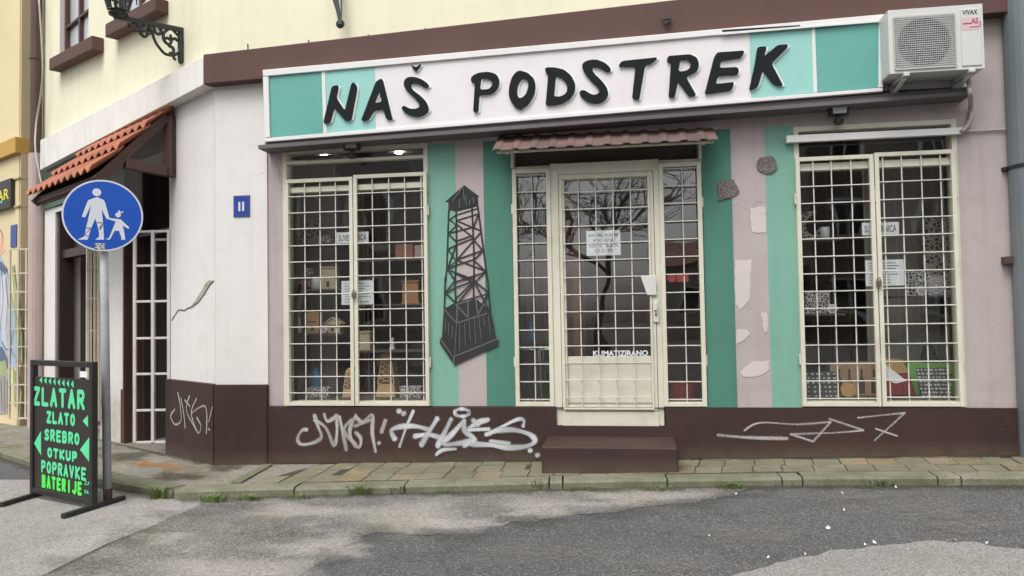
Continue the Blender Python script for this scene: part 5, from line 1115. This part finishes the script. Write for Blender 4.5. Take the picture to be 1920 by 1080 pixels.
# ------------------------------------------------------------------ notices behind the glass
def notice(x0, x1, y0, y1, label, txt=None, lines=8, d=-.0575):
    a, b = F.uv(x0, y0, d), F.uv(x1, y1, d)
    t = thing('notice', label, 'notice', F.P((a[0]+b[0])/2, b[1], d))
    mb = MB(); mb.box(F, a[0], b[0], b[1], a[1], d-.0015, d); mb.build('sheet', M['paper'], t)
    w, h = b[0]-a[0], a[1]-b[1]
    if txt:
        n = len(txt)
        for i, (s, m0, m1) in enumerate(txt):
            hh = h*.8/n
            text('lettering', s, F, a[0]+w*m0, a[0]+w*m1, a[1]-h*.1-hh*(i+.88), a[1]-h*.1-hh*(i+.18), d+.0006, M['ink'], t, .015)
    else:
        mb = MB()
        for i in range(lines):
            z = a[1]-h*(.12+.76*i/(lines-1)); mb.box(F, a[0]+w*.1, a[0]+w*random.uniform(.6, .9), z-.004, z+.002, d+.0001, d+.0007)
        mb.build('print', M['ink'], t)
notice(631, 691, 436, 454.5, 'white SUVENIRNICA notice in the left shop window', [('SUVENIRNICA', .06, .93)])
notice(640, 701, 527, 570.5, 'white printed sheet below the SUVENIRNICA notice in the left window')
notice(1616, 1686, 418, 439, 'white SUVENIRNICA notice in the right shop window', [('SUVENIRNICA', .06, .93)])
notice(1622, 1696, 488, 535, 'white printed sheet below the SUVENIRNICA notice in the right window')
notice(1099, 1164, 433, 478, 'white opening hours sheet on the shop door glass', [('RADNO VRIJEME', .08, .92), ('09:00 - 17:00', .2, .8), ('KONTAKT TELEFON', .08, .92), ('035 251 093', .25, .75)], d=-.0325)

# ------------------------------------------------------------------ things on show
def zat(x, y, Y): return F.v(x, y, -Y)
def ux(x, y, Y): return F.u(x, y, -Y)
def shelf(label, x0, x1, ys, Y0=.30, Y1=.62, ztop=None):
    Ym = (Y0+.02); a, b = ux(x0, ys[0], Ym), ux(x1, ys[0], Ym)
    t = thing('display_shelf', label, 'shelf', ((a+b)/2, Y0, .70)); zs = [zat((x0+x1)/2, y, Y0) for y in ys]
    for z in zs: mb = MB(); mb.wbox(a, b, Y0, Y1, z-.018, z); mb.build('shelf_board', M['room_dark'], t)
    for x in (a+.01, b-.01): mb = MB(); mb.wbox(x-.01, x+.01, Y1, Y1+.02, .70, max(zs)+.25); mb.build('upright', M['room_dark'], t)
    return zs
zA = shelf('dark display shelf in the left half of the left shop window', 550, 640, (455, 542, 625))
zB = shelf('dark display shelf in the right half of the left shop window', 668, 795, (486, 570, 657))
zC = shelf('dark display shelf at the left of the right shop window', 1503, 1580, (447, 588))
zD = shelf('dark display shelf at the right of the right shop window', 1668, 1796, (554,))
SILL = .702
YD = .40
def dims(x0, x1, yt, z, Y=YD): return ux(x0, yt, Y), ux(x1, yt, Y), z, zat((x0+x1)/2, yt, Y)
def w_box(name, label, x0, x1, yt, z, mat, dep=.12, Y=YD, cat='box', roof=False, door=True, lid=False):
    a, b, z0, z1 = dims(x0, x1, yt, z, Y); t = thing(name, label, cat, ((a+b)/2, Y+dep/2, z0)); h = z1-z0
    mb = MB()
    if roof:
        mb.prism(F, [(a, z0), (b, z0), (b, z0+h*.6), ((a+b)/2, z1), (a, z0+h*.6)], -Y-dep, -Y); bd = mb.build('body', mat, t)
        mb = MB(); m_ = ((a+b)/2, z1)
        mb.bar(F.P(a-.012, z0+h*.58, -Y-dep/2), F.P(m_[0], z1+.006, -Y-dep/2), dep+.03, .008); mb.bar(F.P(b+.012, z0+h*.58, -Y-dep/2), F.P(m_[0], z1+.006, -Y-dep/2), dep+.03, .008); mb.build('roof', mat, t)
    else:
        mb.wbox(a, b, Y, Y+dep, z0, z1-(.012 if lid else 0)); bd = mb.build('body', mat, t, bevel=.002)
        if lid: mb = MB(); mb.wbox(a-.012, b+.012, Y-.012, Y+dep+.012, z1-.012, z1); mb.wbox(a-.008, b+.008, Y-.008, Y-.001, z0, z0+.02); mb.build('lid', mat, t)
    if door:
        w = b-a; mb = MB(); mb.wbox(a+w*.4, a+w*.6, Y-.002, Y-.0005, z0+h*.1, z0+h*.35); mb.wbox(a+w*.2, a+w*.8, Y-.002, Y-.0005, z0+h*.5, z0+h*.56); mb.build('opening', M['room_dark'], t)
    return t
def lathe_thing(name, label, cat, x0, x1, yt, z, prof, mat, Y=YD, handle=False):
    a, b, z0, z1 = dims(x0, x1, yt, z, Y); r = (b-a)/2; h = z1-z0; c = ((a+b)/2, Y+r, z0)
    t = thing(name, label, cat, c); mb = MB(); mb.lathe(c, [(p*r, q*h) for p, q in prof], 20); mb.build('body', mat, t, smooth=True)
    if handle: mb = MB(); mb.tube(cat_rom([(c[0]-r*.95, c[1], z0+h*.75), (c[0]-r*1.5, c[1], z0+h*.68), (c[0]-r*1.5, c[1], z0+h*.35), (c[0]-r*.95, c[1], z0+h*.25)], 4), r*.13, 6); mb.build('handle', mat, t, smooth=True)
    return t
def derrick(label, x0, x1, yt, z, mat, Y=YD, hut=True):
    a, b, z0, z1 = dims(x0, x1, yt, z, Y); w = b-a; c = Vector(((a+b)/2, Y+w/2, z0)); h = z1-z0
    t = thing('model_derrick', label, 'model tower', c, 'model derricks in the windows')
    f = lambda sx, sy, k: c+Vector((sx*w*.5*(1-.58*k), sy*w*.5*(1-.58*k), h*k))
    mb = MB(); B = [f(-1, -1, 0), f(1, -1, 0), f(1, 1, 0), f(-1, 1, 0)]; T = [f(-1, -1, .28), f(1, -1, .28), f(1, 1, .28), f(-1, 1, .28)]; mb.hexa(B+T); mb.build('base', mat, t)
    mb = MB(); lv = [.28, .42, .55, .66, .76, .84]; r = max(.006, w*.045)
    cs_ = [(-1, -1), (1, -1), (1, 1), (-1, 1)]
    for i in range(4):
        p, q = cs_[i], cs_[(i+1) % 4]; mb.bar(f(*p, .28), f(*p, .86), r*1.4)
        for k in range(5): mb.bar(f(*p, lv[k]), f(*q, lv[k+1]), r); mb.bar(f(*q, lv[k]), f(*p, lv[k+1]), r); mb.bar(f(*p, lv[k+1]), f(*q, lv[k+1]), r)
    mb.build('lattice', mat, t)
    mb = MB(); mb.hexa([f(-1.1, -1.1, .85), f(1.1, -1.1, .85), f(1.1, 1.1, .85), f(-1.1, 1.1, .85), f(-1.1, -1.1, .93), f(1.1, -1.1, .93), f(1.1, 1.1, .93), f(-1.1, 1.1, .93)]); mb.lathe(c+Vector((0, 0, h*.93)), [(w*.27, 0), (w*.2, h*.045), (w*.04, h*.07)], 12); mb.build('hut', mat, t)
def plaque(name, label, x0, x1, y0, y1, mat, Y=YD, hexa=False, z=None, cat='ornament'):
    a, b = F.uv(x0, y0, -Y), F.uv(x1, y1, -Y); zb_ = b[1] if z is None else z; t = thing(name, label, cat, ((a[0]+b[0])/2, Y, zb_)); m = MB()
    if hexa: cx, cy, r = (a[0]+b[0])/2, (a[1]+zb_)/2, (a[1]-zb_)/2; m.prism(F, [(cx+r*1.1*math.cos(math.pi/3*k), cy+r*1.1*math.sin(math.pi/3*k)) for k in range(6)], -Y-.015, -Y)
    else: m.wbox(a[0], b[0], Y, Y+.02, zb_, a[1])
    m.build('board', mat, t)
    if hexa: m = MB(); m.disc(F, cx, cy, r*.55, -Y+.0005, -Y+.006, 20); m.build('medallion', M['cable'], t)
    return t
# left window
plaque('patterned_board', 'dark cut out wooden panel behind the star box on the top left shelf', 556, 600, 416, 455, M['fret_d'], .5, z=zA[0])
w_box('star_box', 'small white box with a star pattern on the top left shelf', 596, 621, 442, zA[0], M['fret_w'], door=False)
lathe_thing('carved_vase', 'white lumpy ornament above the brown pot, left window', 'ornament', 562, 584, 502, zat(573, 520, .46), [(.5, 0), (.9, .2), (1, .5), (.7, .75), (.9, .9), (.2, 1)], M['fret_w'], .46)
lathe_thing('clay_pot', 'small brown clay pot at the left end of the middle shelf', 'pot', 557, 576, 520, zA[1], [(.55, 0), (.9, .3), (1, .7), (.7, .9), (.8, 1)], M['tile'])
lathe_thing('mug', 'white mug next to the toy castle, left window', 'mug', 580, 598, 521, zA[1], [(.85, 0), (.95, .05), (1, .5), (1, 1), (.88, 1), (.85, .1)], M['china'], .36, True)
w_box('toy_castle', 'pale plywood castle box with a lid and dark gate, left window', 601, 628, 500, zA[1], M['wood_pale'], lid=True)
lathe_thing('small_bottle', 'slender white bottle at the left end of the lower shelf', 'bottle', 555, 564, 596, zA[2], [(.9, 0), (1, .1), (1, .35), (.35, .6), (.3, .95), (.4, 1)], M['china'])
w_box('wooden_house', 'light plywood house box standing left of the white heart', 574, 597, 585, zA[2], M['wood_light'])
plaque('heart_plaque', 'round white plaque leaning between two wooden houses', 598, 615, 610, 626, M['china'], .34, True, z=zA[2])
w_box('wooden_house', 'grey plywood house with a pitched roof, left window', 609, 637, 596, zA[2], M['wood_pale'], roof=True)
lathe_thing('blue_vase', 'blue glazed vase behind a white fretwork box', 'vase', 576, 599, 690, SILL, [(.6, 0), (.95, .15), (1, .5), (.85, .8), (.5, .95), (.3, 1)], M['blue_glass'], .52)
w_box('fretwork_box', 'white fretwork box in front of the blue vase', 574, 616, 727, SILL, M['fret_w'], door=False, Y=.34)
derrick('small plywood model derrick by the middle of the left window', 641, 664, 690, SILL, M['wood_light'])
derrick('tall plywood model derrick in the right half of the left window', 704, 740, 658, SILL, M['wood_light'])
w_box('fretwork_box', 'white fretwork box right of the tall plywood derrick', 749, 789, 725, SILL, M['fret_w'], door=False, Y=.34)
w_box('salmon_box', 'rounded salmon coloured box on the upper right shelf', 741, 774, 458, zB[0], M['salmon'], door=False)
w_box('pale_box', 'pale pink box beside the salmon box', 777, 794, 460, zB[0], M['pink'], door=False)
w_box('wooden_chest', 'orange wooden cabinet box with a lid on the middle right shelf', 754, 784, 526, zB[1], M['wood_orange'], lid=True, door=False, dep=.14)
w_box('wooden_house', 'pale tall box with a lid on the lowest right shelf', 674, 693, 621, zB[2], M['wood_pale'], lid=True, door=False)
lathe_thing('figurine', 'small pale figurine on the lowest right shelf', 'figurine', 727, 740, 633, zB[2], [(1, 0), (.9, .1), (.5, .2), (.6, .6), (.35, .75), (.55, .88), (.1, 1)], M['china'])
# right window
a, b = F.uv(1503, 396, -.42), F.uv(1530, 436, -.42); mb = MB(); cx, cy, r = (a[0]+b[0])/2+.03, (a[1]+zC[0])/2, (a[1]-zC[0])/2
mb.prism(F, [(cx+r*math.cos(R(70+22*k)), cy+r*math.sin(R(70+22*k))) for k in range(11)]+[(cx+.03+r*.66*math.cos(R(280-20*k)), cy+r*.72*math.sin(R(280-20*k))) for k in range(10)], -.44, -.42); props(mb.build('moon_ornament', M['fret_b']), 'beige crescent moon ornament beside the white mug in the right window', 'ornament')
lathe_thing('mug', 'plain white mug beside the crescent ornament in the right window', 'mug', 1539, 1558, 425, zC[0], [(.85, 0), (.95, .05), (1, .5), (1, 1), (.88, 1), (.85, .1)], M['china'], .34, True)
plaque('patterned_board', 'grey patterned panel on the low left shelf of the right window', 1509, 1557, 546, 588, M['fret_w'], .45, z=zC[1])
plaque('hexagon_plaque', 'white hexagonal plaque before the grey patterned panel', 1550, 1572, 570, 588, M['china'], .34, True, z=zC[1])
plaque('patterned_board', 'tall beige cut out panel at the right of the right window', 1728, 1788, 405, 505, M['fret_b'], .60, z=zD[0])
plaque('patterned_board', 'white leafy fretwork panel on the right shelf of the right window', 1697, 1745, 508, 554, M['fret_w'], .46, z=zD[0])
plaque('square_plaque', 'square white plaque with a round rosette on the right shelf', 1741, 1769, 517, 554, M['china'], .40, z=zD[0])
mb = MB(); c = F.uv(1755, 535, -.399)
for rr in (.085, .055, .03): mb.prism(F, [(c[0]+rr*math.cos(k*.2618), c[1]+rr*math.sin(k*.2618)) for k in range(24)], -.3995, -.3975, [[(c[0]+(rr-.012)*math.cos(k*.2618), c[1]+(rr-.012)*math.sin(k*.2618)) for k in range(24)]])
o = [x for x in S.objects if x.name.startswith('square_plaque')][0]; mb.build('rosette', M['cable'], o)
plaque('hexagon_plaque', 'small white hexagonal plaque in front of the leafy panel', 1719, 1737, 536, 553, M['china'], .34, True, z=zD[0])
def magnets(label, x0, x1, y0, Y, cols, rows, mat):
    a, b = F.uv(x0, y0, -Y), F.uv(x1, y0, -Y); t = thing('magnet_board', label, 'display board', ((a[0]+b[0])/2, Y, SILL)); m = MB()
    lean = .10; h = a[1]-SILL
    m.hexa([(a[0], Y-.1, SILL), (b[0], Y-.1, SILL), (b[0], Y-.085, SILL), (a[0], Y-.085, SILL), (a[0], Y-.1+lean, a[1]), (b[0], Y-.1+lean, a[1]), (b[0], Y-.085+lean, a[1]), (a[0], Y-.085+lean, a[1])]); m.build('board', M['charcoal'], t)
    m = MB()
    for i in range(cols):
        for j in range(rows):
            u = a[0]+(b[0]-a[0])*(i+.5)/cols+random.uniform(-.008, .008); k = (j+.5)/rows; v = SILL+h*k; y = Y-.1+lean*k; s = random.uniform(.007, .013)
            pp = Plane((u, y-.004, 0), (1, 0, 0), (0, -1, 0)); m.prism(pp, [(s*math.cos(q*1.05+j)*1.1, v+s*math.sin(q*1.05+j)) for q in range(6)], -.003, .006)
    m.build('magnets', mat, t)
magnets('charcoal board with rows of small pale magnets at the left of the right window', 1508, 1566, 697, .42, 6, 6, M['pebble'])
magnets('tilted grey board crowded with pale stone magnets at the right of the right window', 1718, 1776, 690, .42, 9, 8, M['pebble'])
t = w_box('bottle_carton', 'cardboard carton printed with dark bottles in the right window', 1556, 1646, 680, SILL, M['cardboard'], dep=.16, Y=.52, door=False)
mb = MB()
for x in (1575, 1594, 1617, 1640):
    a = F.uv(x, 745, -.518); hh = .22; mb.prism(F, [(a[0]-.025, SILL+.02), (a[0]+.025, SILL+.02), (a[0]+.025, SILL+.13), (a[0]+.009, SILL+.17), (a[0]+.009, SILL+.24), (a[0]-.009, SILL+.24), (a[0]-.009, SILL+.17), (a[0]-.025, SILL+.13)], -.5195, -.5175)
mb.build('printed_bottles', M['bottle'], t)
a, b = F.uv(1576, 717, -.4), F.uv(1606, 750, -.4); mb = MB(); r = (a[1]-SILL)/2; mb.disc(F, (a[0]+b[0])/2, SILL+r, r, -.42, -.40, 28); props(mb.build('mosaic_plate', M['gold']), 'round mosaic plate before the bottle carton', 'plate')
a, b, z0, z1 = dims(1640, 1716, 672, SILL, .5); mb = MB(); w = b-a
mb.hexa([(a, .5, z0), (b, .5, z0), (b, .62, z0), (a, .62, z0), (a+w*.1, .53, z0+(z1-z0)*.6), (b-w*.1, .53, z0+(z1-z0)*.6), (b-w*.15, .6, z0+(z1-z0)*.6), (a+w*.15, .6, z0+(z1-z0)*.6)])
t = thing('gift_bag', 'crimson cloth bag with a gold patterned top in the right window', 'bag', ((a+b)/2, .55, z0)); mb.build('body', M['crimson'], t, bevel=.015)
mb = MB(); mb.hexa([(a+w*.12, .53, z0+(z1-z0)*.6), (b-w*.12, .53, z0+(z1-z0)*.6), (b-w*.17, .6, z0+(z1-z0)*.6), (a+w*.17, .6, z0+(z1-z0)*.6), (a+w*.2, .54, z1), (b-w*.3, .54, z1-.01), (b-w*.3, .58, z1-.01), (a+w*.2, .58, z1)]); mb.build('top', M['gold'], t)
mb = MB(); q = [F.hit(x, y, -.12) for x, y in ((1661, 684), (1700, 714), (1680, 719), (1660, 712), (1634, 710), (1655, 703))]; mb.add(q[:4]+[q[3]+Vector((0, .05, 0)), q[0]+Vector((0, .08, 0))], [(0, 2, 1), (0, 3, 2), (0, 5, 3), (5, 4, 3)])
mb.add([q[3], q[5], q[4]], [(0, 1, 2)]); n = len(mb.v)
for v in list(mb.v[:n]): mb.v.append(v+Vector((0, .002, 0)))
mb.f += [[i+n for i in f][::-1] for f in mb.f]; mb.m += list(mb.m)
o = mb.build('folded_leaflet', M['paper']); props(o, 'folded white leaflet leaning against the glass of the right window', 'leaflet')
t = w_box('green_card_box', 'lime green printed box at the right corner of the right window', 1702, 1800, 681, SILL, M['lime'], dep=.12, Y=.56, door=False)
mb = MB()
for x, y in ((1783, 703), (1792, 698), (1782, 731), (1795, 722)): c = F.uv(x, y, -.559); mb.disc(F, c[0], c[1], .016, -.5595, -.558, 10)
mb.build('red_dots', M['red'], t)
derrick('black model derrick on top of the lime green box', 1733, 1760, 646, zat(1750, 681, .56)+.001, M['black_metal'], .57)
for x0, x1, lb in ((672, 685, 'small white shell lying in the right window corner by the gift bag'),): pass
# behind the door and the sidelights
mb = MB(); n = 46; a, b = ux(958, 450, 1.1), ux(1095, 450, 1.1)
for k in range(n+1): x_ = a+(b-a)*k/n; y_ = 1.1+.05*math.sin(k*1.15)+.015*math.sin(k*.37); mb.v += [Vector((x_, y_, .36)), Vector((x_, y_, 3.1))]
for k in range(n): mb.f.append([2*k, 2*k+2, 2*k+3, 2*k+1]); mb.m.append(0)
props(mb.build('curtain', M['curtain'], smooth=True), 'grey pleated curtain hanging behind the left side of the shop door', 'curtain')
a, b = ux(1068, 500, 1.0), ux(1092, 500, 1.0); mb = MB(); mb.lathe(((a+b)/2, 1.0, .352), [((b-a)/2, 0), ((b-a)/2*.95, 1.2), ((b-a)/2*.8, zat(1080, 352, 1.0)-.352), (.01, zat(1080, 345, 1.0)-.352)], 14); props(mb.build('fabric_roll', M['salmon'], smooth=True), 'tall salmon fabric roll standing before the curtain behind the door', 'fabric roll')
lathe_thing('water_bottle', 'blue water bottle standing behind the left sidelight', 'bottle', 981, 1006, 598, zat(993, 640, .8), [(.8, 0), (1, .05), (1, .6), (.6, .8), (.4, .85), (.45, 1)], M['blue_glass'], .8)
a = ux(975, 640, .75); b = ux(1012, 640, .75); zt_ = zat(993, 640, .75); mb = MB(); mb.wbox(a-.15, b+.12, .72, 1.05, zt_-.02, zt_)
for x_ in (a-.13, b+.1):
    for y_ in (.74, 1.03): mb.wbox(x_-.015, x_+.015, y_-.015, y_+.015, .352, zt_-.02)
props(mb.build('side_table', M['room_dark']), 'dark small table under the blue water bottle', 'table')
t = thing('metal_chair', 'chrome framed chair seen through the left sidelight', 'chair', (ux(1008, 760, .45), .55, .352))
for s_, xx in ((-1, 1005), (1, 1014)):
    u_ = ux(xx, 680, .42); mb = MB(); z_ = zat(1008, 655, .42); mb.tube(cat_rom([(u_, .42, .36), (u_, .42, z_-.05), (u_+s_*.02, .42, z_-.01), (u_+s_*.07, .42, z_), (u_+s_*.16, .42, z_)], 5), .008, 6); mb.build('leg', M['chrome'], t, smooth=True)
    mb = MB(); mb.tube([(u_, .66, .36), (u_, .66, z_), (u_+s_*.16, .66, z_)], .008, 6); mb.build('leg', M['chrome'], t, smooth=True)
mb = MB(); z_ = zat(1008, 680, .42); mb.wbox(ux(985, 680, .42), ux(1034, 680, .42), .43, .66, z_-.02, z_+.0); mb.build('seat', M['room_dark'], t)
lathe_thing('olive_jar', 'olive green glass jar on the floor behind the left sidelight', 'jar', 1013, 1031, 690, .352, [(.8, 0), (1, .1), (1, .75), (.6, .9), (.7, 1)], M['olive'], .8)
a, b, z0, z1 = dims(1262, 1304, 716, .352, .6); mb = MB(); mb.lathe(((a+b)/2, .72, .352), [(.11, 0), (.13, .05), (.12, z1-.352-.05), (.06, z1-.352)], 16); props(mb.build('red_basket', M['crimson'], smooth=True), 'dark red basket behind the right sidelight', 'basket')
a, b = F.uv(1250, 513, -.052), F.uv(1291, 529, -.052); mb = MB(); mb.disc(F, a[0]+.04, (a[1]+b[1])/2, .04, -.0535, -.052, 20); mb.box(F, a[0]+.085, b[0], b[1]+.004, a[1]-.004, -.0535, -.052); props(mb.build('red_sticker', M['red']), 'red sticker on the glass of the right sidelight', 'sticker')
t = thing('shop_counter', 'dark counter in the middle of the shop behind the door', 'counter', (.1, 2.0, .352)); mb = MB(); mb.wbox(-.9, 1.0, 1.8, 2.3, .352, 1.32); mb.build('body', M['room_dark'], t); mb = MB(); mb.wbox(-.95, 1.05, 1.75, 2.35, 1.321, 1.36); mb.build('top', M['wood_dark'], t)
t = thing('wall_rack', 'dark wall rack with boxes at the back of the shop', 'rack', (0, 3.0, .352))
for z in (.8, 1.3, 1.8, 2.3): mb = MB(); mb.wbox(-3.4, 2.9, 2.8, 3.18, z, z+.03); mb.build('rack_board', M['wood_dark'], t)
for x_ in (-3.4, -1.8, -.4, 1.2, 2.88): mb = MB(); mb.wbox(x_, x_+.03, 2.8, 3.18, .352, 2.6); mb.build('post', M['wood_dark'], t)
mats = ['wood_pale', 'room', 'salmon', 'cable', 'wood_orange', 'charcoal', 'blue_glass']
for k in range(16):
    x_ = -3.2+k*.38+random.uniform(-.05, .05); z = random.choice((.83, 1.33, 1.83)); w = random.uniform(.12, .26); h = random.uniform(.12, .34)
    mb = MB(); mb.wbox(x_, x_+w, 2.84, 3.05, z+.001, z+h); mb.wbox(x_-.006, x_+w+.006, 2.834, 3.056, z+h, z+h+.02)
    if x_ < 2.6: props(mb.build('stock_box', M[mats[k % 7]]), 'small plain stock box on the rack at the back of the shop', 'box', 'stock boxes on the back rack')

# ------------------------------------------------------------------ weeds and litter
def tuft(x, y, n, h, label):
    c = G(x, y, .14); mb = MB()
    for k in range(n):
        a = random.uniform(0, 6.28); r = random.uniform(0, .09); b = c+Vector((math.cos(a)*r*1.5, math.sin(a)*r*.45, 0)); d = Vector((math.cos(a), math.sin(a), 0)); l = h*random.uniform(.5, 1.1)
        w = random.uniform(.002, .005); s_ = Vector((-d.y, d.x, 0))*w; o_ = random.uniform(.2, .9)
        m1 = b+Vector((0, 0, l*.6))+d*l*o_*.35; m2 = b+Vector((0, 0, l*.85))+d*l*o_
        mb.add([b-s_, b+s_, m1+s_*.8, m1-s_*.8, m2], [(0, 1, 2, 3), (3, 2, 4)])
    props(mb.build('weed_tuft', M['grass'], loc=c), label, 'weed', 'weeds along the kerb')
for x, y, n, h, lb in ((303, 934, 130, .13, 'bushy green weed at the rounded kerb corner beside the sign pole'), (400, 941, 90, .08, 'low spreading weed by the kerb right of the corner'), (470, 938, 70, .06, 'sparse weed at the first kerb joint'), (672, 927, 90, .10, 'spiky green weed below the sprayed silver tag'), (745, 924, 60, .08, 'small weed at the kerb joint under the white tag'), (1003, 917, 60, .10, 'upright weed just left of the door step'),
                      (1090, 919, 35, .05, 'tiny weed before the door step'), (1240, 920, 45, .05, 'thin weed near the right end of the door step'), (1370, 915, 70, .06, 'flat weed at the kerb right of the door step'), (1650, 911, 50, .06, 'sparse weed below the right shop window'), (560, 934, 40, .05, 'thin low weed between the first two kerb joints'), (830, 925, 30, .05, 'tiny weed midway along the sprayed wall')):
    tuft(x, y, n, h, lb)
for x, y, s_ in ((1580, 925, .03), (1583, 957, .025), (1553, 991, .05), (1640, 1018, .04), (1622, 1022, .02), (1776, 1014, .02), (1792, 1013, .025), (1850, 1019, .02), (1680, 914, .03), (1380, 927, .025), (1440, 1046, .02), (1330, 1005, .012), (1510, 1040, .015)):
    s_ *= .75; c = G(x, y, .141); a = random.uniform(0, 3); m = MB(); d = Vector((math.cos(a), math.sin(a), 0)); e = Vector((-d.y, d.x, 0))*.5
    m.add([c-d*s_*.5-e*s_*.4+Vector((0, 0, .001)), c+d*s_*.4-e*s_*.5+Vector((0, 0, .004)), c+d*s_*.6+e*s_*.5+Vector((0, 0, .012)), c-d*s_*.3+e*s_*.6+Vector((0, 0, .003))], [(0, 1, 2), (0, 2, 3)])
    props(m.build('paper_scrap', M['paper'], loc=c), 'tiny white scrap of paper lying on the dark road', 'litter', 'paper scraps on the road')

# ------------------------------------------------------------------ the street behind the camera, seen in the glass
def house(name, label, x0, x1, y, h, mat, rows, cols, roof=1.2):
    t = thing(name, label, 'building', ((x0+x1)/2, y-4, zr((x0+x1)/2)))
    mb = MB(); mb.wbox(x0, x1, y-8, y, -1.5, h); mb.build('wall', mat, t)
    mb = MB(); mb.add([(x0-.3, y+.4, h), (x1+.3, y+.4, h), (x1+.3, y-8.4, h), (x0-.3, y-8.4, h), (x0-.3, y-4, h+roof), (x1+.3, y-4, h+roof)], [(0, 1, 5, 4), (2, 3, 4, 5), (1, 2, 5), (3, 0, 4), (3, 2, 1, 0)]); mb.build('roof', M['far_roof'], t)
    for i in range(cols):
        for j in range(rows):
            u = x0+(x1-x0)*(i+.5)/cols; z = 1.1+j*3.1; mb = MB()
            for q in ((u-.62, u-.5, z, z+1.7), (u+.5, u+.62, z, z+1.7), (u-.5, u+.5, z+1.6, z+1.7), (u-.5, u+.5, z, z+.1), (u-.04, u+.04, z+.1, z+1.6)): mb.wbox(q[0], q[1], y+.001, y+.06, q[2], q[3])
            w_ = mb.build('window', M['sign_wht'], t); mb = MB(); mb.wbox(u-.5, u+.5, y+.002, y+.01, z+.1, z+1.6); mb.build('pane', M['dark'], w_)
house('opposite_house', 'grey three storey house across the street, mirrored in the left shop window', -26, -7.5, -19, 9.6, M['far_wall_b'], 3, 6)
house('opposite_house', 'low pale house across the street, mirrored in the right sidelight', 1.6, 7.2, -26, 3.6, M['far_wall'], 1, 2)
house('opposite_house', 'tall brownish house across the street, mirrored in the right shop window', 7.6, 26, -25, 11, M['far_wall_c'], 3, 6)
def tree(x, y, h, label):
    b = Vector((x, y, zr(x))); t = thing('street_tree', label, 'tree', b, 'street trees across the road'); mb = MB(); tips = []
    def br(p, d, l, r, k):
        q = p+d*l; m = p.lerp(q, .5)+Vector((random.uniform(-1, 1), random.uniform(-1, 1), 0))*l*.06
        mb.tube([p, m, q], [r, r*.85, r*.65], 5, 0, False); tips.append(q)
        if k:
            for _ in range(3 if k > 2 else 4):
                n_ = Vector((random.gauss(0, 1), random.gauss(0, 1), random.gauss(.25, .6))); br(q if random.random() < .6 else m, (d*.85+n_.normalized()*.75).normalized(), l*random.uniform(.6, .82), r*.6, k-1)
    br(b-Vector((0, 0, .1)), Vector((0, 0, 1)), h*.28, h*.017, 5); mb.build('trunk', M['bark'], t)
    mb = MB()
    for q in tips[len(tips)//6:]:
        for _ in range(3):
            c = q+Vector((random.gauss(0, .25), random.gauss(0, .25), random.gauss(0, .25))); a = Vector((random.gauss(0, 1), random.gauss(0, 1), random.gauss(0, 1))).normalized()*.04; e = a.cross(Vector((random.random(), random.random(), 1))).normalized()*.03
            mb.add([c-a, c+e, c+a, c-e], [(0, 1, 2, 3)])
    mb.build('crown', M['leaf'], t)
tree(-.6, -17, 9, 'half bare street tree mirrored in the shop door'); tree(-6.2, -24, 9, 'half bare street tree farther back, left of the other')
tree(12.5, -21, 8, 'half bare street tree before the low pale house')
